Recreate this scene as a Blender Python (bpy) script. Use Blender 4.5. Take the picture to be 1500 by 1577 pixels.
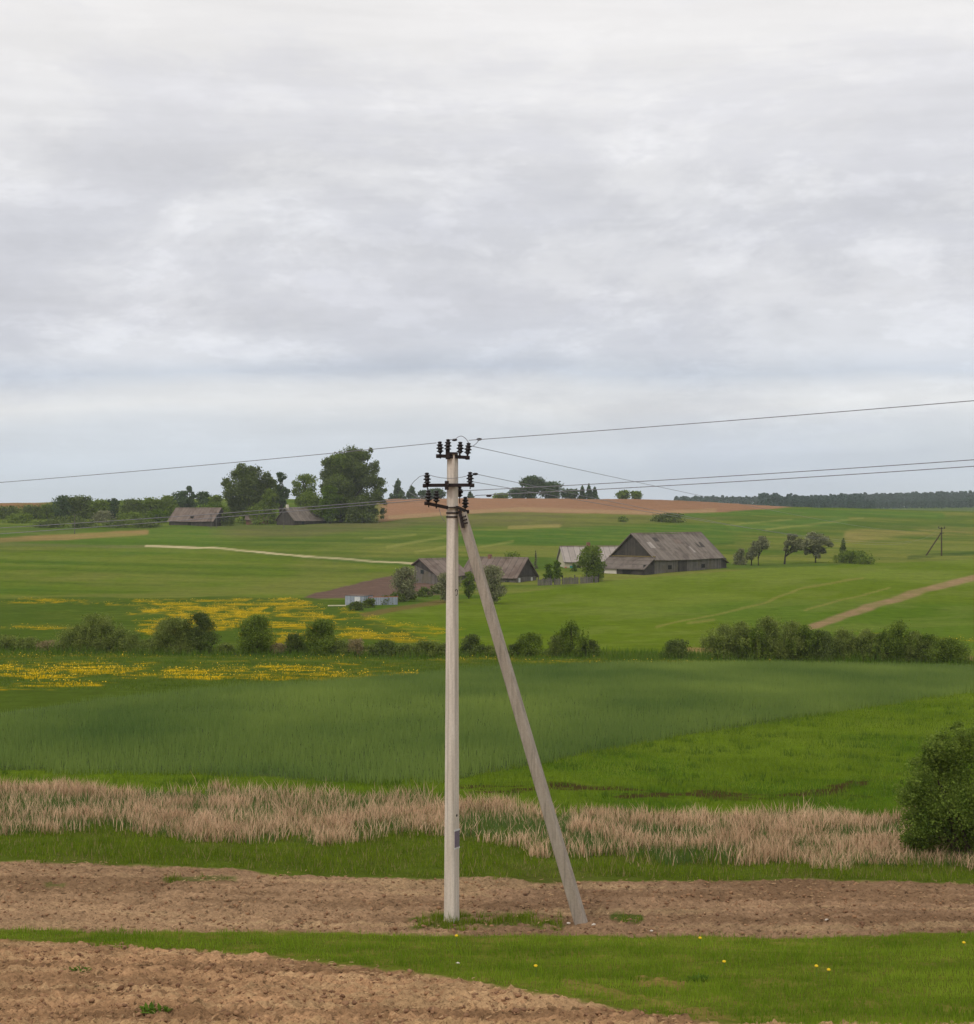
import bpy, math, random
import numpy as np
from mathutils import Vector, Matrix, Euler
R = math.radians
rng = np.random.default_rng(7)
random.seed(7)
for o in list(bpy.data.objects): bpy.data.objects.remove(o)
scene = bpy.context.scene
COL = scene.collection

# ------------------------------------------------------------------ camera
F = 2570.0          # focal length in pixels of the 1500 px wide photograph
CU, CV = 750.0, 788.5
cam_d = bpy.data.cameras.new('camera'); cam = bpy.data.objects.new('camera', cam_d); COL.objects.link(cam)
cam.location = (0, 0, 0); cam.rotation_euler = (R(90), 0, 0)
cam_d.sensor_fit = 'HORIZONTAL'; cam_d.sensor_width = 36; cam_d.lens = 36 * F / 1500
cam_d.clip_start = 0.1; cam_d.clip_end = 20000
scene.camera = cam
scene.render.resolution_x = 974; scene.render.resolution_y = 1024

# ------------------------------------------------------------------ world, sun, exposure
SUN_EL, SUN_AZ = R(48), R(215)      # azimuth clockwise from +Y: behind the camera, to the left
world = bpy.data.worlds.new('World'); scene.world = world; world.use_nodes = True
nt = world.node_tree; nt.nodes.clear()
def N(nt, t, **kw):
    n = nt.nodes.new(t)
    for k, v in kw.items():
        if k.startswith('i_'): n.inputs[k[2:].replace('_', ' ')].default_value = v
        else: setattr(n, k, v)
    return n
def L(nt, a, b): nt.links.new(a, b)
def ramp(nt, pts, interp='LINEAR'):
    r = N(nt, 'ShaderNodeValToRGB'); cr = r.color_ramp; cr.interpolation = interp
    while len(cr.elements) < len(pts): cr.elements.new(0.5)
    for e, (p, c) in zip(cr.elements, pts):
        e.position = p; e.color = (c[0], c[1], c[2], 1) if hasattr(c, '__len__') else (c, c, c, 1)
    return r
def srgb(r, g, b):
    f = lambda c: (c/255/12.92) if c/255 <= .04045 else ((c/255 + .055)/1.055)**2.4
    return (f(r), f(g), f(b))
def mixc(nt, fac, a, b, mode='MIX'):
    m = N(nt, 'ShaderNodeMix', data_type='RGBA', blend_type=mode)
    if isinstance(fac, (int, float)): m.inputs[0].default_value = fac
    else: L(nt, fac, m.inputs[0])
    for s, x in ((6, a), (7, b)):
        if isinstance(x, (tuple, list)): m.inputs[s].default_value = (*x[:3], 1)
        else: L(nt, x, m.inputs[s])
    return m.outputs[2]
def mth(nt, op, a, b=None, clamp=False):
    m = N(nt, 'ShaderNodeMath', operation=op, use_clamp=clamp)
    for i, x in enumerate((a, b)):
        if x is None: continue
        if isinstance(x, (int, float)): m.inputs[i].default_value = x
        else: L(nt, x, m.inputs[i])
    return m.outputs[0]
tc = N(nt, 'ShaderNodeTexCoord'); sep = N(nt, 'ShaderNodeSeparateXYZ'); L(nt, tc.outputs['Generated'], sep.inputs[0])
# cloud deck: wide streaks (noise stretched sideways) over a colour that changes with elevation
def cloudnoise(sx, sz, scale, detail, dist, off, rough=.55, tilt=0.0):
    mp = N(nt, 'ShaderNodeMapping'); mp.inputs['Scale'].default_value = (sx, sx, sz); mp.inputs['Location'].default_value = off
    mp.inputs['Rotation'].default_value = (0, tilt, 0)
    L(nt, tc.outputs['Generated'], mp.inputs[0])
    n = N(nt, 'ShaderNodeTexNoise', i_Scale=scale, i_Detail=detail, i_Distortion=dist, i_Roughness=rough); L(nt, mp.outputs[0], n.inputs['Vector'])
    return n.outputs[0]
el = sep.outputs[2]
wob = cloudnoise(1, 4, 2.2, 4, .3, (3.1, .2, 1.7))
elw = mth(nt, 'ADD', el, mth(nt, 'MULTIPLY', mth(nt, 'SUBTRACT', wob, .5), .05))
elw = mth(nt, 'MULTIPLY', elw, 3.0, True)
base = ramp(nt, [(0.00, srgb(192, 199, 209)), (0.07, srgb(196, 204, 214)), (0.14, srgb(202, 207, 214)), (.185, srgb(216, 217, 219)), (.215, srgb(211, 213, 217)),
                 (.245, srgb(196, 202, 212)), (.285, srgb(208, 210, 216)), (.36, srgb(213, 213, 217)), (.50, srgb(215, 215, 218)), (.66, srgb(221, 220, 221)), (.8, srgb(226, 224, 223)), (1, srgb(229, 226, 224))])
L(nt, elw, base.inputs[0])
# main masses: soft grey bellies with ragged, lighter upper edges
big = cloudnoise(1, 2.6, 4.6, 14, .3, (5.3, 1.1, 2.4), .64, R(9))
bigr = ramp(nt, [(.37, .855), (.45, .895), (.49, .96), (.52, 1.0), (.62, 1.03)]); L(nt, big, bigr.inputs[0])
# they fade out towards the bright top of the picture and the clear strip above the horizon
fade = ramp(nt, [(.08, .25), (.16, .6), (.3, 1), (.55, 1), (.72, .55), (.85, .25), (1, .2)]); L(nt, elw, fade.inputs[0])
bm = mixc(nt, fade.outputs[0], (1, 1, 1), bigr.outputs[0])
fine = cloudnoise(1, 2.3, 13, 14, .1, (1.3, 7.1, .4), .64, R(7))
finer = ramp(nt, [(.37, .93), (.46, .98), (.54, 1.0), (.575, 1.05), (.65, 1.10)]); L(nt, fine, finer.inputs[0])
fm = mixc(nt, fade.outputs[0], (1, 1, 1), finer.outputs[0])
band = cloudnoise(1, 14, 3.0, 8, .4, (8.3, 3.1, 5.4), .55, R(1))
bandr = ramp(nt, [(.36, .94), (.5, 1.0), (.64, 1.05)]); L(nt, band, bandr.inputs[0])
c = mixc(nt, 1.0, base.outputs[0], bm, 'MULTIPLY')
c = mixc(nt, 1.0, c, fm, 'MULTIPLY')
c = mixc(nt, .8, c, bandr.outputs[0], 'MULTIPLY')
# darker parts of the deck are a little bluer
blue = ramp(nt, [(.40, (.985, .99, 1.02)), (.54, (1, 1, 1))]); L(nt, big, blue.inputs[0])
c = mixc(nt, 1.0, c, blue.outputs[0], 'MULTIPLY')
# the overcast is brightest overhead
zen = ramp(nt, [(.30, 1.0), (.9, 1.4)]); L(nt, el, zen.inputs[0])
c = mixc(nt, 1.0, c, zen.outputs[0], 'MULTIPLY')
sky = N(nt, 'ShaderNodeTexSky'); sky.sky_type = 'NISHITA'; sky.sun_disc = False
sky.sun_elevation = SUN_EL; sky.sun_rotation = SUN_AZ; sky.air_density = 1.0; sky.dust_density = 2.0
CLOUD = 11.3
cb = mixc(nt, 1.0, c, (CLOUD, CLOUD, CLOUD), 'MULTIPLY')
mx = mixc(nt, .93, sky.outputs[0], cb)
bg = N(nt, 'ShaderNodeBackground'); bg.inputs[1].default_value = 0.10; L(nt, mx, bg.inputs[0])
ow = N(nt, 'ShaderNodeOutputWorld'); L(nt, bg.outputs[0], ow.inputs[0])

sd = bpy.data.lights.new('sun', 'SUN'); sd.energy = 1.15; sd.angle = R(16); sd.color = (1, .95, .87)
sun = bpy.data.objects.new('sun', sd); COL.objects.link(sun)
sdir = Vector((math.sin(SUN_AZ)*math.cos(SUN_EL), math.cos(SUN_AZ)*math.cos(SUN_EL), math.sin(SUN_EL)))
sun.rotation_euler = sdir.to_track_quat('Z', 'Y').to_euler(); sun.location = (0, -20, 40)
scene.view_settings.view_transform = 'Standard'; scene.view_settings.look = 'None'
scene.view_settings.exposure = 0.07; scene.view_settings.gamma = 1
scene.render.engine = 'CYCLES'
scene.cycles.max_bounces = 6; scene.cycles.diffuse_bounces = 3; scene.cycles.volume_bounces = 1; scene.cycles.transparent_max_bounces = 8

# ------------------------------------------------------------------ helpers
def tag(o, label=None, cat=None, group=None, kind=None):
    if label: o['label'] = label
    if cat: o['category'] = cat
    if group: o['group'] = group
    if kind: o['kind'] = kind
    return o
def empty(name, loc, rz=0.0):
    o = bpy.data.objects.new(name, None); COL.objects.link(o); o.location = loc; o.rotation_euler = (0, 0, rz); o.empty_display_size = .3
    return o
def np_mesh(name, verts, faces, mat=None, parent=None, smooth=False, matidx=None):
    """faces: list of int arrays, each (n, k)"""
    me = bpy.data.meshes.new(name)
    verts = np.asarray(verts, dtype=np.float32)
    if not isinstance(faces, list): faces = [faces]
    idx = np.concatenate([f.ravel() for f in faces]).astype(np.int32)
    tot = np.concatenate([np.full(len(f), f.shape[1], dtype=np.int32) for f in faces])
    st = np.concatenate([[0], np.cumsum(tot)[:-1]]).astype(np.int32)
    me.vertices.add(len(verts)); me.vertices.foreach_set('co', verts.ravel())
    me.loops.add(len(idx)); me.loops.foreach_set('vertex_index', idx)
    me.polygons.add(len(tot)); me.polygons.foreach_set('loop_start', st)
    me.update(calc_edges=True); me.validate(verbose=False)
    if smooth: me.shade_smooth()
    o = bpy.data.objects.new(name, me); COL.objects.link(o)
    if mat: me.materials.append(mat)
    if parent: o.parent = parent
    return o
class MB:
    """collects shapes, builds ONE mesh object"""
    def __init__(s): s.v = []; s.f = []; s.sm = []
    def add(s, vs, fs, smooth=False):
        b = len(s.v); s.v += [tuple(v) for v in vs]; s.f += [tuple(i + b for i in f) for f in fs]; s.sm += [smooth]*len(fs); return s
    def box(s, c, d, rot=None):
        vs = [Vector((x*d[0]/2, y*d[1]/2, z*d[2]/2)) for z in (-1, 1) for y in (-1, 1) for x in (-1, 1)]
        if rot is not None: vs = [rot @ v for v in vs]
        return s.add([v + Vector(c) for v in vs], [(0, 2, 3, 1), (4, 5, 7, 6), (0, 1, 5, 4), (2, 6, 7, 3), (0, 4, 6, 2), (1, 3, 7, 5)])
    def prism(s, poly, axis_vec):
        """poly: list of 3D points, extruded along axis_vec"""
        n = len(poly); a = Vector(axis_vec); vs = [Vector(p) for p in poly] + [Vector(p) + a for p in poly]
        return s.add(vs, [tuple(range(n))[::-1], tuple(range(n, 2*n))] + [(i, (i+1) % n, (i+1) % n + n, i + n) for i in range(n)])
    def tube(s, pts, rad, n=6, smooth=True):
        pts = [Vector(p) for p in pts]; m = len(pts)
        if not hasattr(rad, '__len__'): rad = [rad]*m
        vs = []
        for i, p in enumerate(pts):
            t = (pts[min(i+1, m-1)] - pts[max(i-1, 0)]).normalized()
            a = t.cross(Vector((0, 0, 1)));
            if a.length < 1e-3: a = t.cross(Vector((0, 1, 0)))
            a.normalize(); b = t.cross(a)
            for k in range(n):
                q = 2*math.pi*k/n; vs.append(p + (a*math.cos(q) + b*math.sin(q))*rad[i])
        fs = [(i*n+k, i*n+(k+1) % n, (i+1)*n+(k+1) % n, (i+1)*n+k) for i in range(m-1) for k in range(n)]
        s.add(vs, fs, smooth); s.add(vs[:n], [tuple(range(n))]); s.add(vs[-n:], [tuple(range(n))[::-1]])
        return s
    def lathe(s, prof, c, n=14, axis=None):
        c = Vector(c); q = Vector((0, 0, 1)).rotation_difference(Vector(axis)) if axis else None
        vs = []
        for r, z in prof:
            for k in range(n):
                a = 2*math.pi*k/n; p = Vector((r*math.cos(a), r*math.sin(a), z)); vs.append((q @ p if q else p) + c)
        m = len(prof)
        s.add(vs, [(i*n+k, i*n+(k+1) % n, (i+1)*n+(k+1) % n, (i+1)*n+k) for i in range(m-1) for k in range(n)], True)
        s.add(vs[:n], [tuple(range(n))[::-1]]); s.add(vs[-n:], [tuple(range(n))])
        return s
    def build(s, name, mat, parent=None):
        me = bpy.data.meshes.new(name); me.from_pydata(s.v, [], s.f); me.update()
        me.polygons.foreach_set('use_smooth', s.sm)
        o = bpy.data.objects.new(name, me); COL.objects.link(o)
        if mat: me.materials.append(mat)
        if parent: o.parent = parent
        return o

# ------------------------------------------------------------------ numpy noise
def _h(ix, iy, seed):
    with np.errstate(over='ignore'):
        h = (ix.astype(np.uint32)*np.uint32(374761393) + iy.astype(np.uint32)*np.uint32(668265263) + np.uint32(seed*974711 & 0xffffffff))
        h = (h ^ (h >> np.uint32(13)))*np.uint32(1274126177); h = h ^ (h >> np.uint32(16))
    return h.astype(np.float64)/4294967295.0
def vnoise(x, y, seed=0):
    x = np.asarray(x, float); y = np.asarray(y, float)
    fx = np.floor(x); fy = np.floor(y); ix = fx.astype(np.int64); iy = fy.astype(np.int64); a = x-fx; b = y-fy
    a = a*a*a*(a*(a*6-15)+10); b = b*b*b*(b*(b*6-15)+10)
    return (_h(ix, iy, seed)*(1-a)+_h(ix+1, iy, seed)*a)*(1-b) + (_h(ix, iy+1, seed)*(1-a)+_h(ix+1, iy+1, seed)*a)*b
def fbm(x, y, seed=0, oct=4, g=.5):
    s = 0; a = 1; t = 0
    for i in range(oct):
        s = s + a*vnoise(x*2**i+i*17.3, y*2**i-i*9.1, seed+i); t += a; a *= g
    return s/t          # 0..1
def sstep(x): x = np.clip(x, 0, 1); return x*x*(3-2*x)

# ------------------------------------------------------------------ terrain, as real distances and heights (metres below / above the eye)
UK = np.array([-400, 0, 330, 560, 750, 1000, 1250, 1500, 1900.])
Yk = np.array([20, 29.5, 33.5, 37, 45, 60, 85, 128, 180, 255, 285, 350, 400, 460, 560, 640, 720, 900, 1400, 1800, 2400, 3600.])
Vk = {  # image height of the ground at each distance, per direction
 -400: [1577, 1424, 1322, 1284, 1212, 1130, 1056, 1002, 950, 902, 882, 842, 826, 808, 786, 774],
 0:    [1577, 1427, 1326, 1288, 1214, 1132, 1058, 1003, 950, 905, 884, 845, 827, 810, 787, 773],
 330:  [1577, 1430, 1338, 1294, 1218, 1137, 1062, 1005, 951, 906, 885, 845, 828, 811, 784, 766],
 560:  [1577, 1432, 1348, 1300, 1222, 1142, 1064, 1009, 953, 905, 885, 846, 826, 808, 783, 768],
 750:  [1577, 1434, 1353, 1306, 1226, 1146, 1066, 1010, 955, 905, 887, 848, 828, 808, 782, 766],
 1000: [1577, 1434, 1355, 1312, 1232, 1150, 1070, 1011, 953, 899, 883, 850, 833, 812, 784, 768],
 1250: [1577, 1435, 1357, 1316, 1238, 1156, 1074, 1013, 954, 898, 880, 857, 841, 822, 797, 780],
 1500: [1577, 1431, 1360, 1318, 1242, 1160, 1078, 1018, 962, 903, 884, 861, 849, 832, 806, 787],
 1900: [1577, 1431, 1362, 1320, 1246, 1164, 1080, 1020, 962, 905, 886, 864, 851, 836, 810, 792],
}
FAR = {-400: [3, 1, 1, 1, 0, 0], 0: [3, 1, 1, 1, 0, 0], 330: [5, 2, 1, 1, 0, 0], 560: [5, 2, 1, 1, 0, 0], 750: [5.5, 3, 1, 1, 0, 0],
       1000: [5, 2, 2, 2, 0, 0], 1250: [1.4, -1, 1.5, 3, 0, 0], 1500: [0, -2, 3, 7, 0, 0], 1900: [-1, -3, 4, 8, 0, 0]}
lY = np.log(Yk)
LYT = np.linspace(np.log(20), np.log(3600), 700)
TAB = []
for u in UK:
    v = np.array(Vk[int(u)], float); z = -(v-CV)*Yk[:16]/F
    z = np.concatenate([z, FAR[int(u)]])
    t = np.interp(LYT, lY, z)
    k = np.ones(15)/15; tp = np.pad(t, 7, mode='edge'); TAB.append(np.convolve(tp, k, mode='valid'))
TAB = np.array(TAB)
def tz_uY(u, Y):
    u = np.clip(u, UK[0], UK[-1]); Y = np.asarray(Y, float)
    fi = np.interp(u, UK, np.arange(len(UK))); i0 = np.clip(np.floor(fi).astype(int), 0, len(UK)-2); a = sstep(fi-i0)*.5+(fi-i0)*.5
    ly = (np.log(np.maximum(Y, 20))-LYT[0])/(LYT[1]-LYT[0]); j0 = np.clip(np.floor(ly).astype(int), 0, len(LYT)-2); b = np.clip(ly-j0, 0, 1)
    g = lambda i: TAB[i, j0]*(1-b)+TAB[i, j0+1]*b
    z = g(i0)*(1-a)+g(i0+1)*a
    near = np.interp(Y, [-60, -10, 0, 10, 20], [-1.6, -1.65, -1.75, -3.95, -6.13])
    return np.where(Y < 20, near, z)
def uof(X, Y): return CU + F*np.asarray(X, float)/np.maximum(Y, 20)
def terr(X, Y):
    X = np.asarray(X, float); Y = np.asarray(Y, float)
    z = tz_uY(uof(X, Y), Y)
    amp = np.interp(Y, [0, 30, 60, 130, 500, 700], [.05, .05, .12, .15, .3, .5])
    return z + (fbm(X/7, Y/7, 3, 3)-.5)*amp
def vof(X, Y): return CV - F*tz_uY(uof(X, Y), Y)/np.maximum(Y, 1)
_Ys = np.exp(np.linspace(np.log(20), np.log(640), 4000))
def at(u, v):
    """the point of the ground seen at image position (u, v)"""
    vv = CV - F*tz_uY(np.full_like(_Ys, u), _Ys)/_Ys
    i = int(np.argmax(vv <= v)) if (vv <= v).any() else len(_Ys)-1
    Y = _Ys[i]; X = (u-CU)*Y/F
    return Vector((X, Y, float(terr(X, Y))))
def atY(u, Y):
    X = (u-CU)*Y/F; return Vector((X, Y, float(terr(X, Y))))

# ------------------------------------------------------------------ what grows where
def cur(*p):
    a = np.array(p, float); return lambda u: np.interp(u, a[:, 0], a[:, 1])
S0 = cur((-600, 1440), (0, 1448), (150, 1455), (300, 1465), (420, 1475), (600, 1492), (700, 1507), (800, 1525), (900, 1547), (1000, 1563), (1100, 1578), (1250, 1595), (1600, 1640))
G1 = cur((0, 1430), (300, 1433), (600, 1437), (900, 1441), (1200, 1443), (1500, 1438))
S1 = cur((0, 1325), (200, 1333), (400, 1342), (600, 1350), (800, 1355), (1000, 1355), (1200, 1358), (1500, 1360))
R0 = cur((0, 1283), (200, 1290), (400, 1297), (560, 1300), (640, 1285), (760, 1300), (860, 1325), (1000, 1330), (1130, 1338), (1260, 1335), (1400, 1342), (1500, 1345))
R1 = cur((0, 1222), (200, 1222), (400, 1226), (600, 1232), (750, 1250), (900, 1256), (1100, 1266), (1300, 1264), (1500, 1276))
W0 = cur((-400, 1180), (0, 1186), (300, 1190), (550, 1202), (700, 1197), (850, 1170), (950, 1150), (1080, 1125), (1200, 1108), (1350, 1085), (1500, 1062), (1800, 1030))
W1 = cur((-300, 1130), (0, 1103), (150, 1080), (300, 1063), (500, 1049), (640, 1038), (700, 1031), (900, 1022), (1080, 1019), (1300, 1019), (1500, 1023))
HG = cur((0, 1002), (300, 1005), (600, 1009), (900, 1008), (1200, 1014), (1500, 1019))
K = .95
def A(r, g, b): return np.array(srgb(r, g, b))*K
def seg(u, v, pts, w):
    """mask of a line through pts (image coordinates), half width w px"""
    d = np.full(u.shape, 1e9)
    for (x0, y0), (x1, y1) in zip(pts[:-1], pts[1:]):
        dx, dy = x1-x0, y1-y0; t = np.clip(((u-x0)*dx+(v-y0)*dy)/(dx*dx+dy*dy), 0, 1)
        d = np.minimum(d, np.hypot(u-x0-t*dx, v-y0-t*dy))
    return 1-sstep((d-w*.6)/(w*.8))
def fields(X, Y):
    """albedo and soil mask for ground points"""
    A = lambda r, g, b: np.array(srgb(r, g, b))*np.array([.76, .78, .58])
    As = lambda r, g, b: np.array(srgb(r, g, b))*np.array([.66, .70, .64])
    u = uof(X, Y); v = vof(X, Y)
    lY_ = np.log(np.maximum(Y, 5))
    j = (fbm(X/1.3, Y/1.3, 21, 3)-.5)
    jf = (fbm(X/9, Y/14, 22, 3)-.5)
    near = sstep((70-Y)/20)
    vj = v + j*14*near + jf*7*(1-near)*np.interp(v, [760, 830, 950, 1100], [.15, .4, 1, 2])
    n1 = fbm(X/25, Y/40, 31, 4); n2 = fbm(X/60, Y/90, 32, 3); n3 = fbm(X/5, Y/9, 33, 4)
    col = np.empty(u.shape+(3,)); col[:] = A(90, 106, 42); soil = np.zeros(u.shape)
    def mix(c, m, s=0.0):
        nonlocal col, soil
        m = np.clip(m, 0, 1); col = col*(1-m[..., None])+np.asarray(c)*m[..., None]; soil = soil*(1-m)+s*m
    def above(cv, w=1.5): return sstep((cv(u)-vj)/w+.5)
    def below(cv, w=1.5): return sstep((vj-cv(u))/w+.5)
    def ub(a, b, w=20): return sstep((u-a)/w+.5)*sstep((b-u)/w+.5)
    # far slopes, first their common green, patchy with straw tones
    mix(A(112, 118, 62), sstep((n1-.48)/.2)*.55)
    stre = fbm(X/90+Y/160, Y/16-X/60, 35, 3)
    mix(A(128, 124, 72), sstep((stre-.55)/.12)*.5*ub(560, 2000, 60))
    mix(A(74, 98, 42), sstep((.46-stre)/.1)*.6)
    # brown green slope below the ploughed hill, dull band in front of far farm
    mix(A(104, 104, 62), ub(690, 1130, 80)*above(cur((690, 812), (900, 812), (1130, 798)), 4)*.8)
    mix(A(104, 100, 70), seg(u, vj, [(330, 818), (470, 818), (560, 808), (660, 800), (760, 796), (860, 800)], 9)*.75)
    mix(A(150, 136, 92), seg(u, vj, [(785, 812), (862, 810)], 2.2)*.8)
    mix(A(72, 104, 40), ub(700, 1130, 50)*below(cur((700, 818), (1130, 806)), 4)*above(cur((700, 840), (1130, 838)), 4)*.8)
    mix(A(80, 110, 44), seg(u, vj, [(1050, 792), (1180, 788), (1300, 790), (1450, 794)], 5)*.8)
    mix(A(84, 112, 50), seg(u, vj, [(1130, 812), (1240, 806), (1300, 800)], 7)*.8)
    for p, w in (([(596, 842), (690, 826)], 2), ([(640, 850), (700, 840)], 1.8), ([(740, 842), (790, 834)], 1.8), ([(560, 830), (640, 824)], 1.5),
                 ([(1180, 816), (1330, 798)], 1.5), ([(1120, 808), (1220, 800)], 1.3)):
        mix(A(140, 140, 85), seg(u, vj, p, w)*.6)
    # tan dry grass to the right
    tan = seg(u, vj, [(1310, 826), (1390, 816), (1600, 818)], 10)*sstep((n1-.3)/.25)
    mix(A(146, 130, 86), tan*.75)
    mix(A(124, 124, 66), seg(u, vj, [(1280, 845), (1500, 840)], 9)*.5)
    mix(A(66, 92, 38), seg(u, vj, [(1130, 836), (1060, 842)], 2)*.6)
    mix(A(58, 78, 38), seg(u, vj, [(1400, 858), (1500, 852), (1700, 848)], 2.5)*.7)
    # ploughed hill on the skyline
    hb = cur((575, 806), (620, 799), (700, 793), (780, 788), (900, 791), (1000, 793), (1060, 790), (1120, 788), (1220, 781))
    hm = above(hb, 2)*ub(585, 1215, 30)
    mix(As(160, 118, 94)*(1+.25*(n2[..., None]-.5)), hm, .5)
    mix(As(138, 106, 82), hm*sstep((stre-.5)/.12)*.7, .5)
    mix(As(174, 142, 108), hm*seg(u, vj, [(600, 797), (700, 790), (800, 784), (1000, 790), (1100, 786)], 3)*.7, .5)
    mix(A(140, 104, 82), ub(-900, 70, 40)*above(cur((0, 786), (80, 779)), 2), .5)
    # the left hand fields
    mix(A(82, 112, 40), ub(-900, 345, 60)*below(cur((0, 822), (345, 812)), 2)*.6)
    mix(A(150, 124, 92), seg(u, vj, [(-400, 838), (0, 832), (110, 826), (225, 820)], 4.2)*.95, .3)
    mix(A(96, 108, 66), ub(-900, 120, 50)*seg(u, vj, [(-400, 823), (130, 818)], 3.5)*.8)
    lf = below(cur((-400, 842), (0, 839), (330, 847), (470, 862), (640, 874)), 2)*above(cur((-400, 920), (480, 920), (600, 888), (660, 876)), 2)*ub(-900, 640, 20)
    mix(A(94, 110, 38), lf)
    mix(A(116, 116, 66), lf*sstep((n1-.45)/.2)*.6); mix(A(78, 106, 40), lf*sstep((.45-n1)/.2)*.5)
    mix(A(118, 116, 80), seg(u, vj, [(-300, 838), (0, 838), (170, 841), (300, 842)], 2.2)*.8)
    mix(A(196, 180, 160), seg(u, v, [(225, 841), (330, 844), (400, 850), (470, 857), (560, 863), (640, 868)], 1.35)*.95, .2)
    rowz = fbm(X/55-Y/90, Y/7+X/25, 82, 3); rr_ = (Y > 150)*(Y < 650)*1.0
    rr_ = rr_*(1-np.clip(hm, 0, 1)); mix(A(124, 128, 66), rr_*sstep((rowz-.56)/.08)*.35); mix(A(66, 90, 30), rr_*sstep((.43-rowz)/.08)*.35)
    # brown garden plot
    gm = below(cur((460, 921), (560, 895), (600, 888), (700, 880)), 2)*above(cur((460, 921), (600, 921), (700, 915)), 2)*ub(470, 700, 10)
    mix(As(116, 92, 84), gm, .6)
    # the big bright field right of the farm, down to the stream
    bf = below(cur((540, 952), (690, 926), (830, 910), (930, 895), (1120, 880), (1300, 869), (1500, 861), (1900, 850)), 1.5)*above(HG, 3)*ub(560, 4000, 60)
    mix(A(96, 113, 34), bf)
    st2 = fbm((u/95+v/40), (v/11-u/260*-1.0), 41, 3)
    mix(A(116, 128, 60), bf*sstep((n1-.48)/.16)*.55); mix(A(74, 102, 32), bf*sstep((.48-n2)/.12)*.6)
    mix(A(116, 124, 66), bf*sstep((st2-.55)/.14)*.35)
    for p, w in (([(1010, 968), (1170, 930), (1240, 905), (1330, 890)], 1.6), ([(1240, 940), (1370, 905)], 1.4), ([(1060, 962), (1100, 955)], 2)):
        mix(A(136, 128, 78), seg(u, vj, p, w)*.55)
    mix(As(166, 132, 106), seg(u, vj, [(1236, 970), (1300, 948), (1400, 916), (1500, 889), (1700, 840)], 5)*.85*(.7+.3*sstep((n3-.35)/.2)), .5)
    mix(A(112, 96, 66), seg(u, vj, [(540, 951), (600, 940), (685, 927)], 4)*.85, .3)
    # low meadow left of it: dark green with dandelions
    ml = below(cur((-400, 920), (480, 920), (530, 928), (560, 950), (640, 975), (700, 1000)), 2)*above(HG, 3)*ub(-900, 700, 100)
    mix(A(76, 94, 36), ml)
    mix(A(94, 104, 44), ml*sstep((n3-.5)/.2)*.4)
    # yellow of the massed dandelion heads seen edge on
    yd = dand(u, vj, X, Y)
    mix(A(196, 158, 14), np.clip(yd*.95, 0, .7))
    # stream bank
    mix(A(80, 84, 44), seg(u, v, [(-400, 1001), (300, 1004), (600, 1008), (900, 1007), (1200, 1013), (1500, 1018), (1900, 1020)], 5)*.8)
    mix(A(150, 120, 95), seg(u, v, [(1060, 1000), (1095, 1001)], 3)*.8+seg(u, v, [(1485, 1014), (1530, 1016)], 4)*.8, .3)
    # meadow this side of the stream
    m2 = below(HG, 2)*above(W1, 3)
    mix(A(78, 94, 38), m2); mix(A(206, 166, 16), m2*np.clip(yd*1.3, 0, .8))
    wh = below(W1, 3)*above(W0, 4)
    mix(A(84, 98, 62), wh); mix(A(70, 84, 56), wh*sstep((n1-.45)/.2)*.5)
    pa = below(W0, 3)
    mix(A(92, 112, 30), pa); mix(A(98, 116, 40), pa*sstep((n1-.45)/.2)*.5); mix(A(62, 92, 26), pa*sstep((n3-.52)/.15)*.6)
    mix(A(70, 56, 40), sstep((fbm(X/1.1, Y/.5, 54, 3)-.36)/.1)*seg(u, v+j*16, [(700, 1212), (860, 1212), (960, 1221), (1060, 1224), (1200, 1226), (1265, 1220), (1330, 1204)], 6)*.95, .8)
    mix(A(64, 62, 34), seg(u, v+j*8, [(1265, 1222), (1340, 1228)], 2)*.6+seg(u, v+j*8, [(1330, 1204), (1400, 1190), (1500, 1170)], 1.6)*.5, .4)
    mix(A(84, 88, 44), below(R1, 6)*above(R0, 6)*.8)
    gs = below(R0, 8)*above(S1, 5)
    mix(A(84, 96, 38), gs); mix(A(100, 96, 60), gs*sstep((n3-.6)/.1)*.5)
    so = below(S1, 3)
    mix(As(166, 131, 106), so, 1); mix(As(142, 110, 89), so*sstep((n3-.5)/.2)*.7, 1); mix(A(180, 146, 126), so*sstep((n1-.55)/.15)*.4, 1)
    ga = below(G1, 4)
    mix(A(100, 108, 44), ga); mix(A(128, 118, 66), ga*sstep((fbm(X/.5, Y/.5, 53, 3)-.58)/.1)*.6)
    s0 = below(S0, 6)
    mix(As(194, 149, 115), s0, 1); mix(As(160, 121, 92), s0*sstep((fbm(X/.8, Y/.8, 51, 3)-.5)/.2)*.6, 1)
    fb = fbm(X/7, Y/.55, 58, 4); sm_ = np.clip(so*(1-ga)+s0, 0, 1)*sstep((60-Y)/10)
    mix(As(122, 92, 70), sm_*sstep((fb-.52)/.12)*.45, 1); mix(As(204, 170, 132), sm_*sstep((.44-fb)/.1)*.35, 1)
    # thin worn places in the near grass
    wj = (fbm(X/.25, Y/.25, 55, 3)-.5)*22; mix(A(150, 122, 84), seg(u, v+wj, [(985, 1512), (1050, 1518)], 6)*.8+seg(u, v+wj, [(870, 1515), (1010, 1545), (1130, 1572)], 5)*.5, .7)
    mix(As(96, 100, 50), sstep((fbm(X/.22, Y/.25, 96, 3)-.34)/.16)*seg(u, v, [(640, 1421), (700, 1417), (800, 1416), (862, 1421)], 11)*.9)
    mix(A(64, 92, 28), seg(u, v, [(945, 1412), (985, 1414)], 6)*.8+seg(u, v, [(255, 1353), (360, 1352)], 4)*.6+seg(u, v, [(70, 1361), (100, 1361)], 2.5)*.5)
    far = sstep((Y-660)/20)
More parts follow.
